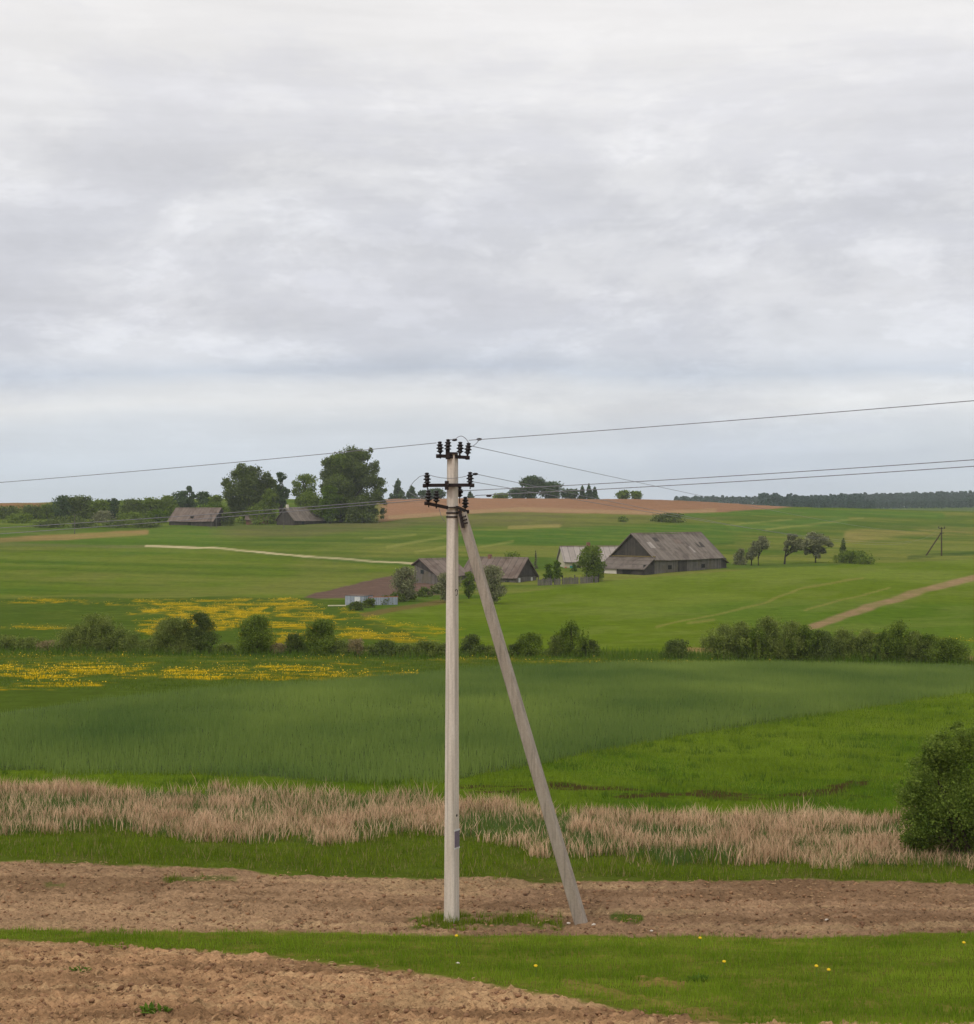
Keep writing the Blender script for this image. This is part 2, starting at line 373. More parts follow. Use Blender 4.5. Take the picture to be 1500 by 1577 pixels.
    mix(A(84, 100, 52), far)
    farsoil = sstep((20-Y)/.5); mix(As(190, 150, 112), farsoil, 1)
    return np.clip(col, 0, 1), soil
def dand(u, v, X, Y):
    w1 = fbm(X/5, Y/5, 63, 3)-.5; w2 = fbm(X/1.5, Y/2.5, 64, 3)-.5; v = v+w1*16+w2*7; u = u+w1*120
    s = fbm(X/7+3, Y/3.4, 61, 4); g = sstep((s-.30)/.2)*sstep((fbm(X/1.6, Y/1.6, 62, 4)-.36)/.22)*(.35+.65*vnoise(X*1.7, Y*.9, 65))
    m = (seg(u, v, [(240, 952), (300, 940), (400, 935), (470, 932)], 9) + seg(u, v, [(230, 966), (330, 958), (450, 955), (520, 960)], 13)
         + .8*seg(u, v, [(-200, 927), (60, 924), (130, 928)], 2.2) + .8*seg(u, v, [(160, 928), (300, 929), (450, 924)], 2.4) + .6*seg(u, v, [(30, 968), (110, 968)], 4)
         + .7*seg(u, v, [(400, 985), (560, 975), (640, 984)], 8) + .5*seg(u, v, [(520, 940), (600, 962), (700, 975)], 6) + .4*seg(u, v, [(1300, 978), (1500, 985)], 5))
    lower = seg(u, v, [(-300, 1050), (40, 1033), (200, 1032), (330, 1036), (480, 1036), (650, 1035)], 9) + .8*seg(u, v, [(-300, 1062), (0, 1060), (150, 1052)], 5) + .25*seg(u, v, [(0, 1012), (600, 1016), (1000, 1017), (1300, 1019)], 4)+.5*seg(u, v, [(0, 1045), (200, 1045)], 8)
    return np.clip(np.clip(m, 0, 1)*g + np.clip(lower, 0, 1)*g, 0, 1)

# ------------------------------------------------------------------ materials
def mat(name): m = bpy.data.materials.new(name); m.use_nodes = True; return m, m.node_tree, m.node_tree.nodes['Principled BSDF']
def nz(nt, vec, scale, detail=4, dist=0, rough=.55, out=0):
    n = N(nt, 'ShaderNodeTexNoise', i_Scale=scale, i_Detail=detail, i_Distortion=dist, i_Roughness=rough)
    if vec is not None: L(nt, vec, n.inputs['Vector'])
    return n.outputs[out]
def simple(name, col, rough=.7, var=.25, scale=5, metal=0, bump=.0, stretch=(1, 1, 1), col2=None, detail=5):
    m, t, b = mat(name); co = N(t, 'ShaderNodeTexCoord'); mp = N(t, 'ShaderNodeMapping'); mp.inputs['Scale'].default_value = stretch; L(t, co.outputs['Object'], mp.inputs[0])
    n = nz(t, mp.outputs[0], scale, detail); r = ramp(t, [(.3, 0), (.7, 1)]); L(t, n, r.inputs[0])
    c2 = col2 or tuple(x*(1-var) for x in col)
    L(t, mixc(t, r.outputs[0], c2, tuple(x*(1+var*.4) for x in col)), b.inputs['Base Color'])
    b.inputs['Roughness'].default_value = rough; b.inputs['Metallic'].default_value = metal
    if 'Specular IOR Level' in b.inputs: b.inputs['Specular IOR Level'].default_value = .3
    if bump:
        bp = N(t, 'ShaderNodeBump'); bp.inputs['Strength'].default_value = bump; bp.inputs['Distance'].default_value = .02; L(t, n, bp.inputs['Height']); L(t, bp.outputs[0], b.inputs['Normal'])
    return m
def foliage(name, c_dark, c_light, hue=None, trans=.22, noise=1.0, rnd=.55, stretch=(1, 1, 1)):
    m = bpy.data.materials.new(name); m.use_nodes = True; t = m.node_tree; t.nodes.clear()
    g = N(t, 'ShaderNodeNewGeometry'); co = N(t, 'ShaderNodeTexCoord')
    mp = N(t, 'ShaderNodeMapping'); mp.inputs['Scale'].default_value = stretch; L(t, co.outputs['Object'], mp.inputs[0]); n0 = nz(t, mp.outputs[0], noise, 4); nr_ = ramp(t, [(.34, 0), (.66, 1)]); L(t, n0, nr_.inputs[0]); n = nr_.outputs[0]
    f = mth(t, 'ADD', mth(t, 'MULTIPLY', g.outputs['Random Per Island'], rnd), mth(t, 'MULTIPLY', n, 1-rnd), True)
    c = mixc(t, f, c_dark, c_light)
    if hue:
        hr = ramp(t, [(.86, 0), (.88, 1)]); L(t, g.outputs['Random Per Island'], hr.inputs[0]); c = mixc(t, hr.outputs[0], c, hue)
    d = N(t, 'ShaderNodeBsdfDiffuse'); L(t, c, d.inputs[0]); tr = N(t, 'ShaderNodeBsdfTranslucent'); L(t, c, tr.inputs[0])
    mx = N(t, 'ShaderNodeMixShader'); mx.inputs[0].default_value = trans; L(t, d.outputs[0], mx.inputs[1]); L(t, tr.outputs[0], mx.inputs[2])
    o = N(t, 'ShaderNodeOutputMaterial'); L(t, mx.outputs[0], o.inputs[0])
    return m
# ground
gm_, t, b = mat('ground')
co = N(t, 'ShaderNodeTexCoord'); at_c = N(t, 'ShaderNodeAttribute', attribute_name='cover'); at_s = N(t, 'ShaderNodeAttribute', attribute_name='tilth')
nA = nz(t, co.outputs['Object'], .9, 6, .2, .65); nB = nz(t, co.outputs['Object'], 9, 6, .3, .7)
mp = N(t, 'ShaderNodeMapping'); mp.inputs['Scale'].default_value = (.25, .6, 1); L(t, co.outputs['Object'], mp.inputs[0]); nC = nz(t, mp.outputs[0], .7, 7, .4, .7)
rA = ramp(t, [(.3, .82), (.7, 1.18)]); L(t, nA, rA.inputs[0]); rB = ramp(t, [(.3, .72), (.5, 1.0), (.7, 1.2)]); L(t, nB, rB.inputs[0]); rC = ramp(t, [(.3, .84), (.7, 1.16)]); L(t, nC, rC.inputs[0])
nD = nz(t, co.outputs['Object'], 17, 5, .2, .75); rD = ramp(t, [(.34, .38), (.41, .85), (.5, 1), (.62, 1.18), (.70, 1.42)]); L(t, nD, rD.inputs[0]); nE = nz(t, co.outputs['Object'], 8, 3, .5, .5); rE = ramp(t, [(.33, .45), (.38, 1)]); L(t, nE, rE.inputs[0]); rDE = mixc(t, 1, rD.outputs[0], rE.outputs[0], 'MULTIPLY'); dm = mixc(t, at_s.outputs['Fac'], (1, 1, 1), rDE)
c = mixc(t, 1, at_c.outputs['Color'], rA.outputs[0], 'MULTIPLY'); c = mixc(t, 1, c, dm, 'MULTIPLY'); c = mixc(t, 1, c, rB.outputs[0], 'MULTIPLY'); c = mixc(t, 1, c, rC.outputs[0], 'MULTIPLY')
L(t, c, b.inputs['Base Color']); b.inputs['Roughness'].default_value = 1; b.inputs['Specular IOR Level'].default_value = 0
bp = N(t, 'ShaderNodeBump'); bp.inputs['Distance'].default_value = .06; bp.inputs['Strength'].default_value = .8; L(t, nB, bp.inputs['Height']); L(t, bp.outputs[0], b.inputs['Normal'])
M = {}
M['ground'] = gm_
M['clod'] = None
m, t, b = mat('clods'); g = N(t, 'ShaderNodeNewGeometry'); co = N(t, 'ShaderNodeTexCoord'); n = nz(t, co.outputs['Object'], 25, 4)
r = ramp(t, [(0, A(74, 54, 42)), (.3, A(122, 92, 70)), (.75, A(150, 116, 86)), (1, A(180, 146, 112))]); f = mth(t, 'ADD', mth(t, 'MULTIPLY', g.outputs['Random Per Island'], .6), mth(t, 'MULTIPLY', n, .4)); L(t, f, r.inputs[0])
L(t, r.outputs[0], b.inputs['Base Color']); b.inputs['Roughness'].default_value = 1; b.inputs['Specular IOR Level'].default_value = .05; M['clod'] = m
G = lambda *c: tuple(float(x) for x in A(*c))
M['grass_near'] = foliage('near grass', G(78, 108, 18), G(142, 164, 50), trans=.35, noise=.55, rnd=.35, stretch=(.7, 1.6, 1))
M['grass_rough'] = foliage('rough grass', G(76, 100, 20), G(128, 146, 38), hue=G(150, 135, 90), trans=.35, noise=.8)
M['grass_tuft'] = foliage('dark grass', G(62, 88, 26), G(102, 126, 46), trans=.35)
M['pasture'] = foliage('pasture', G(88, 112, 28), G(132, 150, 54), trans=.35, noise=.35, rnd=.25, stretch=(.6, .4, 1))
M['wheat'] = foliage('young grain', G(86, 112, 58), G(140, 158, 78), trans=.4, noise=.085, rnd=.25, stretch=(1, .55, 1))
M['meadow'] = foliage('meadow', G(68, 92, 28), G(112, 130, 52), trans=.3, noise=.3, rnd=.35)
M['reed'] = foliage('dry reed', G(176, 144, 112), G(244, 210, 174), hue=G(130, 102, 76), trans=.35, noise=.6)
M['reed_green'] = foliage('green reed', G(72, 98, 44), G(110, 132, 72), trans=.35, noise=.5)
M['dandelion'] = simple('dandelion yellow', G(206, 172, 16), .8, .15, 30)
M['stemgreen'] = simple('stem green', G(90, 120, 50), .8, .2, 30)
M['leaf_dark'] = foliage('dark leaf', G(50, 64, 30), G(122, 136, 70), noise=.55, trans=.3)
M['leaf_mid'] = foliage('mid leaf', G(64, 84, 28), G(134, 152, 62), noise=.7, trans=.3)
M['leaf_bright'] = foliage('bright leaf', G(56, 78, 18), G(112, 136, 42), noise=.6)
M['leaf_grey'] = foliage('grey leaf', G(88, 94, 66), G(152, 152, 112), noise=.6)
M['leaf_blue'] = foliage('conifer', G(42, 62, 38), G(98, 118, 74), noise=.4)
M['leaf_hedge'] = foliage('stream willow', G(74, 92, 38), G(150, 160, 82), noise=1.0, trans=.35)
M['leaf_near'] = foliage('near willow', G(62, 86, 28), G(136, 154, 70), noise=2.4, trans=.35)
M['leaf_straw'] = foliage('dry shrub', G(118, 108, 74), G(166, 152, 108), noise=1)
M['forest_hazy'] = foliage('distant wood', G(54, 72, 68), G(84, 104, 94), noise=.02, trans=.1)  # aerial haze mixed into the leaf colour as a pale blue grey tint
M['bark'] = simple('bark', G(74, 62, 50), .95, .4, 8, bump=.4, stretch=(3, 3, .5))
M['bark_dark'] = simple('dark bark', G(44, 38, 32), .95, .4, 8, bump=.3, stretch=(3, 3, .5))
# weathered boards / sheet roofs: stripes along one axis plus stains
def boards(name, c1, c2, axis=0, per=.22, stain=None, rough=.9, sfac=.5):
    m, t, b = mat(name); co = N(t, 'ShaderNodeTexCoord')
    sp = N(t, 'ShaderNodeSeparateXYZ'); L(t, co.outputs['Object'], sp.inputs[0])
    a = sp.outputs[axis] if axis < 3 else mth(t, 'ADD', sp.outputs[0], sp.outputs[1])
    cell = mth(t, 'FLOOR', mth(t, 'DIVIDE', a, per)); wn = N(t, 'ShaderNodeTexWhiteNoise', noise_dimensions='1D'); L(t, cell, wn.inputs['W'])
    fr = mth(t, 'FRACT', mth(t, 'DIVIDE', a, per)); gap = ramp(t, [(0, .45), (.08, 1), (.92, 1), (1, .45)]); L(t, fr, gap.inputs[0])
    n = nz(t, co.outputs['Object'], 1.1, 6, .4, .65); r = ramp(t, [(.35, 0), (.65, 1)]); L(t, n, r.inputs[0])
    c = mixc(t, mth(t, 'ADD', mth(t, 'MULTIPLY', wn.outputs[0], .5), mth(t, 'MULTIPLY', r.outputs[0], .5)), c1, c2)
    if stain:
        n2 = nz(t, co.outputs['Object'], .5, 5, .6, .6); r2 = ramp(t, [(.5, 0), (.62, sfac)]); L(t, n2, r2.inputs[0]); c = mixc(t, r2.outputs[0], c, stain)
    c = mixc(t, 1, c, gap.outputs[0], 'MULTIPLY'); L(t, c, b.inputs['Base Color']); b.inputs['Roughness'].default_value = rough; b.inputs['Specular IOR Level'].default_value = .15
    return m
M['wood_grey'] = boards('grey boards', G(84, 80, 76), G(124, 118, 110), 3, .3, G(100, 92, 70))
M['wood_dark'] = boards('dark boards', G(52, 48, 46), G(84, 78, 72), 3, .3)
M['roof_grey'] = boards('grey sheet roof', G(100, 91, 84), G(126, 116, 106), 0, 1.1, G(78, 68, 62), .85, .6)
M['roof_brown'] = boards('brown sheet roof', G(98, 86, 78), G(122, 108, 98), 0, 1.1, G(84, 68, 60), .85, .6)
M['roof_pale'] = boards('pale sheet roof', G(140, 131, 124), G(164, 155, 147), 0, 1.1, G(120, 110, 102), .85, .4)
M['plaster'] = simple('cream plaster', G(188, 180, 152), .9, .15, 2)
M['white'] = simple('white paint', G(206, 206, 204), .6, .1, 6)
M['teal'] = simple('teal paint', G(40, 130, 120), .6, .15, 6)
M['rust'] = simple('orange paint', G(170, 100, 60), .7, .2, 6)
M['dark'] = simple('dark opening', G(30, 28, 26), .9, .2, 3)
M['glass'] = simple('window glass', G(50, 54, 58), .15, .2, 3)
M['moss'] = simple('mossy ridge', G(130, 112, 66), .95, .3, 2)
M['poly'] = boards('pale weathered panels', G(130, 138, 150), G(168, 174, 182), 3, .5, G(130, 140, 150))
M['brick'] = simple('brick', G(130, 92, 76), .9, .25, 6)
M['steel'] = simple('black tarred steel', G(24, 20, 21), .7, .4, 20, col2=G(44, 30, 28))
M['porcelain'] = simple('brown black porcelain', G(24, 18, 20), .3, .3, 20)
M['wire'] = simple('weathered aluminium wire', G(128, 128, 134), .6, .2, 20)
M['stone'] = simple('pale stone', G(214, 204, 190), .9, .2, 30)
M['straw'] = simple('pale plank', G(206, 198, 168), .9, .2, 4)
# concrete
def concrete(name, c1, c2, seed):
    m, t, b = mat(name); co = N(t, 'ShaderNodeTexCoord')
    mp = N(t, 'ShaderNodeMapping'); mp.inputs['Scale'].default_value = (6, 6, .7); mp.inputs['Location'].default_value = (seed, 0, 0); L(t, co.outputs['Object'], mp.inputs[0])
    n1 = nz(t, mp.outputs[0], 1.5, 6, .5, .6); n2 = nz(t, co.outputs['Object'], 28, 6, 0, .7)
    r1 = ramp(t, [(.32, 0), (.68, 1)]); L(t, n1, r1.inputs[0]); c = mixc(t, r1.outputs[0], c1, c2)
    r2 = ramp(t, [(.3, .86), (.55, 1), (.7, 1.05)]); L(t, n2, r2.inputs[0]); c = mixc(t, 1, c, r2.outputs[0], 'MULTIPLY')
    # rain streaks and cracks low contrast
    mp2 = N(t, 'ShaderNodeMapping'); mp2.inputs['Scale'].default_value = (22, 22, .35); L(t, co.outputs['Object'], mp2.inputs[0]); n3 = nz(t, mp2.outputs[0], 1, 4, .3)
    r3 = ramp(t, [(.52, 1), (.66, .74)]); L(t, n3, r3.inputs[0]); c = mixc(t, 1, c, r3.outputs[0], 'MULTIPLY')
    L(t, c, b.inputs['Base Color']); b.inputs['Roughness'].default_value = .9; b.inputs['Specular IOR Level'].default_value = .2
    bp = N(t, 'ShaderNodeBump'); bp.inputs['Strength'].default_value = .35; bp.inputs['Distance'].default_value = .01; L(t, n2, bp.inputs['Height']); L(t, bp.outputs[0], b.inputs['Normal'])
    return m
M['concrete'] = concrete('pale concrete', G(196, 184, 170), G(220, 210, 198), 0)
M['concrete_dark'] = concrete('brownish concrete', G(150, 139, 126), G(172, 161, 148), 3)

# ------------------------------------------------------------------ ground sheet
def build_ground():
    a = np.arange(-.30, .3001, .0011)
    g = .30*np.cumprod(np.full(60, 1.034)); s = np.concatenate([-g[::-1], a, g])
    rows = [np.linspace(-60, 18, 40), np.arange(18.4, 34.2, .045)]
    # rows beyond: even steps of image height at the frame's middle
    Yt = np.exp(np.linspace(np.log(34.2), np.log(640), 5000)); vt = CV - F*tz_uY(np.full_like(Yt, 750.), Yt)/Yt
    vv = np.arange(vt[0], vt[-1], -1.35); rows.append(np.interp(-vv, -vt, Yt)[1:])
    rows.append(np.exp(np.linspace(np.log(643), np.log(3600), 60)))
    Yr = np.concatenate(rows)
    S, Y = np.meshgrid(s, Yr); X = S*(np.maximum(Y, 0)+25)
    Z = terr(X, Y)
    col, soil = fields(X, Y)
    nearm = (Y > 15) & (Y < 38)
    # clods and furrows in the near ploughed soil
    cl = np.zeros_like(X); xs, ys = X[nearm], Y[nearm]
    c1 = fbm(xs*2.2, ys*1.6, 71, 3); c2 = fbm(xs*7, ys*6, 72, 3); c3 = np.abs(fbm(xs*3.5, ys*3.1, 73, 2)-.5)*2
    amp = np.interp(ys, [20, 27, 34], [1.25, 1.0, .7])
    c4 = fbm(xs*15, ys*13, 74, 2)
    cl[nearm] = ((c1-.5)*.08 + (c2-.5)*.10 + (c4-.5)*.12 + (.2-c3)*.05 - .05*sstep((fbm(xs*8, ys*8, 75, 2)-.66)/.06))*amp
    Z = Z + cl*soil + (soil > .5)*0.0
    nr, nc = X.shape
    V = np.stack([X, Y, Z], -1).reshape(-1, 3)
    i = np.arange((nr-1)*nc).reshape(nr-1, nc)[:, :-1].ravel(); fc = np.stack([i, i+1, i+1+nc, i+nc], -1)
    o = np_mesh('ground', V, fc, M['ground'], smooth=True)
    me = o.data
    at1 = me.attributes.new('cover', 'FLOAT_COLOR', 'POINT'); cc = np.ones((len(V), 4), np.float32); cc[:, :3] = col.reshape(-1, 3); at1.data.foreach_set('color', cc.ravel())
    at2 = me.attributes.new('tilth', 'FLOAT', 'POINT'); at2.data.foreach_set('value', soil.ravel().astype(np.float32))
    tag(o, kind='structure')
build_ground()

# ------------------------------------------------------------------ blades, tufts, clods (stuff)
def scatter(n, x0u, x1u, Y0, Y1):
    Y = np.sqrt(rng.uniform(Y0**2, Y1**2, n)); u = rng.uniform(x0u, x1u, n); X = (u-CU)*Y/F
    return X, Y
def blades(name, X, Y, h, w, matr, label, lean=.3, seg2=False, zoff=-.02):
    n = len(X); Z = terr(X, Y)+zoff
    yaw = rng.uniform(0, 2*np.pi, n); la = rng.uniform(0, 2*np.pi, n); ln = rng.uniform(0, lean, n)*h
    dx, dy = np.cos(yaw)*w/2, np.sin(yaw)*w/2; lx, ly = np.cos(la)*ln, np.sin(la)*ln
    P = lambda ax, ay, z: np.stack([ax, ay, z], -1)
    if not seg2:
        V = np.stack([P(X-dx, Y-dy, Z), P(X+dx, Y+dy, Z), P(X+lx, Y+ly, Z+h)], 1).reshape(-1, 3); fc = np.arange(3*n).reshape(n, 3); faces = [fc]
    else:
        m = .55
        V = np.stack([P(X-dx, Y-dy, Z), P(X+dx, Y+dy, Z), P(X+lx*.35+dx*.9, Y+ly*.35+dy*.9, Z+h*m), P(X+lx*.35-dx*.9, Y+ly*.35-dy*.9, Z+h*m), P(X+lx, Y+ly, Z+h)], 1).reshape(-1, 3)
        b = np.arange(n)*5; faces = [np.stack([b, b+1, b+2, b+3], -1), np.stack([b+3, b+2, b+4], -1)]
    o = np_mesh(name, V, faces, matr); tag(o, label, 'grass' if 'reed' not in name else 'reeds', kind='stuff'); return o
def sel(X, Y, m): k = m > rng.uniform(0, 1, len(X)); return X[k], Y[k]
# near grass strip
X, Y = scatter(150000, -250, 1750, 19, 31); u = uof(X, Y); v = vof(X, Y); j = (fbm(X/.7, Y/.7, 5, 3)-.5)*16
m = sstep((S0(u)-v+j)/5)*sstep((v-G1(u)+j*.4)/4)*(1-.7*seg(u, v+(fbm(X/.25, Y/.25, 55, 3)-.5)*22, [(985, 1512), (1050, 1518)], 6))*(1-.45*seg(u, v+(fbm(X/.25, Y/.25, 55, 3)-.5)*22, [(870, 1515), (1010, 1545), (1130, 1572)], 7))*(.55+.45*sstep((fbm(X/.4, Y/.4, 56, 3)-.38)/.1)); X, Y = sel(X, Y, m); hg = fbm(X/.45, Y/.45, 57, 4)
blades('grass', X, Y, rng.uniform(.04, .13, len(X))*(.35+1.35*hg), .014, M['grass_near'], 'bright short grass of the strip in front of the poles', .6)
# grass between the ploughed strip and the reeds
X, Y = scatter(90000, -200, 1700, 32, 42); u = uof(X, Y); v = vof(X, Y); j = (fbm(X/.7, Y/.7, 6, 3)-.5)*14
m = sstep((S1(u)-v+j)/4)*sstep((v-R0(u)+26)/6)*.8; X, Y = sel(X, Y, m); hh = fbm(X/.6, Y/.6, 7, 3)
blades('grass', X, Y, rng.uniform(.05, .2, len(X))*(.1+1.9*hh), .018, M['grass_rough'], 'lush uneven grass between ploughed strip and dry reeds', .6)
# tufts round the pole feet and weeds in the ploughed strip
X, Y = scatter(140000, 0, 1050, 29, 34); u = uof(X, Y); v = vof(X, Y); j = (fbm(X/.35, Y/.35, 8, 3)-.5)
m = seg(u, v+j*16, [(645, 1424), (700, 1419), (800, 1417), (858, 1423)], 8)*1.0+seg(u, v+j*8, [(948, 1417), (985, 1419)], 4)+seg(u, v+j*7, [(255, 1355), (290, 1354)], 3)*.7+seg(u, v+j*8, [(310, 1354), (350, 1353)], 2)*.4
X, Y = sel(X, Y, np.clip(m, 0, 1)*.8*sstep((fbm(X/.22, Y/.25, 96, 3)-.32)/.16))
blades('grass', X, Y, rng.uniform(.03, .22, len(X))*(.2+1.3*fbm(X/.16, Y/.2, 97, 3)), .014, M['grass_rough'], 'dark grass tufts left unploughed round the pole feet', .5)
# meadow and pasture beyond the reeds
X, Y = scatter(170000, -120, 1620, 40, 92); u = uof(X, Y); v = vof(X, Y)
m = sstep((v-W0(u)+2)/3)*sstep((R1(u)+14-v)/5)*sstep((97-Y)/15)*(1-.8*seg(u, v, [(860, 1212), (960, 1221), (1060, 1224), (1200, 1226), (1265, 1220), (1330, 1204)], 6)*sstep((fbm(X/1.1, Y/.5, 54, 3)-.36)/.1)); X, Y = sel(X, Y, m); hh = fbm(X/1.2, Y/1.2, 9, 3)
blades('pasture_grass', X, Y, rng.uniform(.05, .19, len(X))*(.1+1.7*fbm(X/.8, Y/1.1, 90, 4)+.3*hh), .03, M['pasture'], 'short pasture grass on the slope behind the reeds', .6)
X, Y = scatter(120000, -120, 1620, 84, 132); u = uof(X, Y); v = vof(X, Y)
m = sstep((W1(u)+2-v)/3)*sstep((v-HG(u)+2)/3)*(.4+.6*sstep((fbm(X/2, Y/2, 91, 3)-.4)/.15)); X, Y = sel(X, Y, m)
blades('meadow_grass', X, Y, rng.uniform(.06, .2, len(X))*(.2+1.5*fbm(X/1.5, Y/2, 92, 3)), .045, M['meadow'], 'uneven dark meadow grass between the grain and the stream', .6)
X, Y = scatter(7000, -120, 1620, 40, 80); u = uof(X, Y); v = vof(X, Y); m = sstep((v-W0(u)-4)/3)*sstep((R1(u)+6-v)/5)*sstep((fbm(X/1.4, Y/1.2, 93, 3)-.52)/.06); X, Y = sel(X, Y, m)
k_ = 9; X = np.repeat(X, k_)+rng.normal(0, .10, len(X)*k_); Y = np.repeat(Y, k_)+rng.normal(0, .10, len(Y)*k_)
blades('tussocks', X, Y, rng.uniform(.08, .26, len(X)), .03, M['grass_tuft'], 'darker tussocks scattered over the pasture', .5)
# young grain
X, Y = scatter(300000, -120, 1620, 46, 118); u = uof(X, Y); v = vof(X, Y); j = (fbm(X/2, Y/2, 10, 3)-.5)*6*(1+2.5*(u < 700))
m = sstep((W0(u)+4-v+j)/2)*sstep((v-W1(u)-2)/3); X, Y = sel(X, Y, m); hh = fbm(X/3, Y/5, 11, 3)
blades('young_grain', X, Y, rng.uniform(.34, .50, len(X))*(.7+.6*hh), .035, M['wheat'], 'blue green young grain filling the middle field', .35)
# reeds
X, Y = scatter(330000, -200, 1720, 34.5, 49); u = uof(X, Y); v = vof(X, Y)
den = fbm(X/2.2, Y/1.1, 12, 4); j = (fbm(X/.9, Y/.9, 13, 3)-.5)*30
gap = .75*seg(u, v, [(560, 1285), (640, 1296), (700, 1300)], 16)*(u < 720) + .85*seg(u, v, [(725, 1270), (860, 1282)], 16)+.5*seg(u, v, [(880, 1300), (1010, 1320)], 8) + .6*seg(u, v, [(300, 1262), (420, 1268)], 12)+.5*seg(u, v, [(20, 1290), (200, 1290)], 10)
zone = sstep((R0(u)-v+j)/8)*sstep((v-R1(u)+j+6)/8)
clm = fbm(X/.38, Y/.3, 16, 3); m = zone*(.12+.10*(u < 650)+.86*sstep((den-.40)/.12))*(1-np.clip(gap, 0, 1))*(.15+.85*sstep((clm-.36)/.16)); m = m*.95; m *= 1-.9*sstep((u-1410+30*(fbm(X/.3, Y/.3, 95, 2)-.5))/30)*sstep((1318-v)/10)
Xr, Yr_ = sel(X, Y, m); cl = fbm(Xr/.8, Yr_/.8, 14, 3)
blades('dry_reeds', Xr, Yr_, rng.uniform(.10, .46, len(Xr))*(.45+1.0*cl), .016, M['reed'], 'straw coloured dry reeds in the wet hollow', .75, True)
X2, Y2 = sel(X, Y, zone*.34)
blades('green_reeds', X2, Y2, rng.uniform(.12, .36, len(X2)), .018, M['reed_green'], 'fresh green shoots among the dry reeds', .5)
# rough verge by the stream
X, Y = scatter(60000, -150, 1650, 112, 150); u = uof(X, Y); v = vof(X, Y)
m = seg(u, v, [(-400, 1003), (300, 1006), (600, 1010), (900, 1010), (1200, 1015), (1500, 1020), (1900, 1022)], 6)*.8; X, Y = sel(X, Y, m)
blades('verge_grass', X, Y, rng.uniform(.15, .95, len(X))*(.2+1.2*fbm(X/2.5, Y/3, 15, 3)), .06, M['grass_tuft'], 'rough dark grass along the foot of the stream bushes', .5)
# dandelions, massed
X, Y = scatter(420000, -120, 1600, 88, 235); u = uof(X, Y); v = vof(X, Y)
X, Y = sel(X, Y, dand(u, v, X, Y)*.3); n = len(X); Z = terr(X, Y)+rng.uniform(.08, .22, n); r_ = rng.uniform(.02, .042, n)
ang = np.arange(5)*2*np.pi/5; tx = rng.uniform(-.5, .5, n); ty = rng.uniform(-.9, .1, n)
V = np.stack([X[:, None]+np.cos(ang)*r_[:, None], Y[:, None]+np.sin(ang)*r_[:, None], Z[:, None]+(np.cos(ang)*tx[:, None]-0+np.sin(ang)*-ty[:, None])*r_[:, None]], -1).reshape(-1, 3)
o = np_mesh('dandelion_field', V, np.arange(5*n).reshape(n, 5), M['dandelion']); tag(o, 'massed yellow dandelions flowering in the meadows on the left', 'flowers', kind='stuff')
# clods
ico_v = None
def icosa():
    p = (1+5**.5)/2; v = np.array([(-1, p, 0), (1, p, 0), (-1, -p, 0), (1, -p, 0), (0, -1, p), (0, 1, p), (0, -1, -p), (0, 1, -p), (p, 0, -1), (p, 0, 1), (-p, 0, -1), (-p, 0, 1)], float)
    f = np.array([(0, 11, 5), (0, 5, 1), (0, 1, 7), (0, 7, 10), (0, 10, 11), (1, 5, 9), (5, 11, 4), (11, 10, 2), (10, 7, 6), (7, 1, 8), (3, 9, 4), (3, 4, 2), (3, 2, 6), (3, 6, 8), (3, 8, 9), (4, 9, 5), (2, 4, 11), (6, 2, 10), (8, 6, 7), (9, 8, 1)])
    return v/np.linalg.norm(v[0]), f
def clods(name, X, Y, r, label):
    n = len(X); iv, fi = icosa(); Z = terr(X, Y)
    jit = 1+rng.uniform(-.5, .5, (n, 12, 1)); sc = np.stack([rng.uniform(.7, 1.5, n), rng.uniform(.7, 1.3, n), rng.uniform(.45, .9, n)], -1)[:, None, :]
    V = iv[None]*jit*sc*r[:, None, None]*.8; a = rng.uniform(0, 6.28, n); ca, sa = np.cos(a)[:, None], np.sin(a)[:, None]
    W = np.stack([V[..., 0]*ca-V[..., 1]*sa, V[..., 0]*sa+V[..., 1]*ca, V[..., 2]], -1) + np.stack([X, Y, Z+r*.1], -1)[:, None, :]
    fc = (fi[None]+np.arange(n)[:, None, None]*12).reshape(-1, 3)
    o = np_mesh(name, W.reshape(-1, 3), fc, M['clod'], smooth=False); tag(o, label, 'soil', kind='stuff')
X, Y = scatter(15000, -200, 1500, 18.5, 30); u = uof(X, Y); v = vof(X, Y); X, Y = sel(X, Y, sstep((v-S0(u)+(fbm(X/.7, Y/.7, 5, 3)-.5)*16+2)/5))
clods('soil_clods', X, Y, .010+.05*rng.uniform(0, 1, len(X))**7, 'loose clods on the light brown ploughed foreground')
X, Y = scatter(9000, -200, 1750, 29, 34.5); u = uof(X, Y); v = vof(X, Y); X, Y = sel(X, Y, sstep((v-S1(u))/3)*sstep((G1(u)-v)/3))
clods('soil_clods', X, Y, .010+.042*rng.uniform(0, 1, len(X))**7, 'loose clods on the ploughed strip at the pole feet')

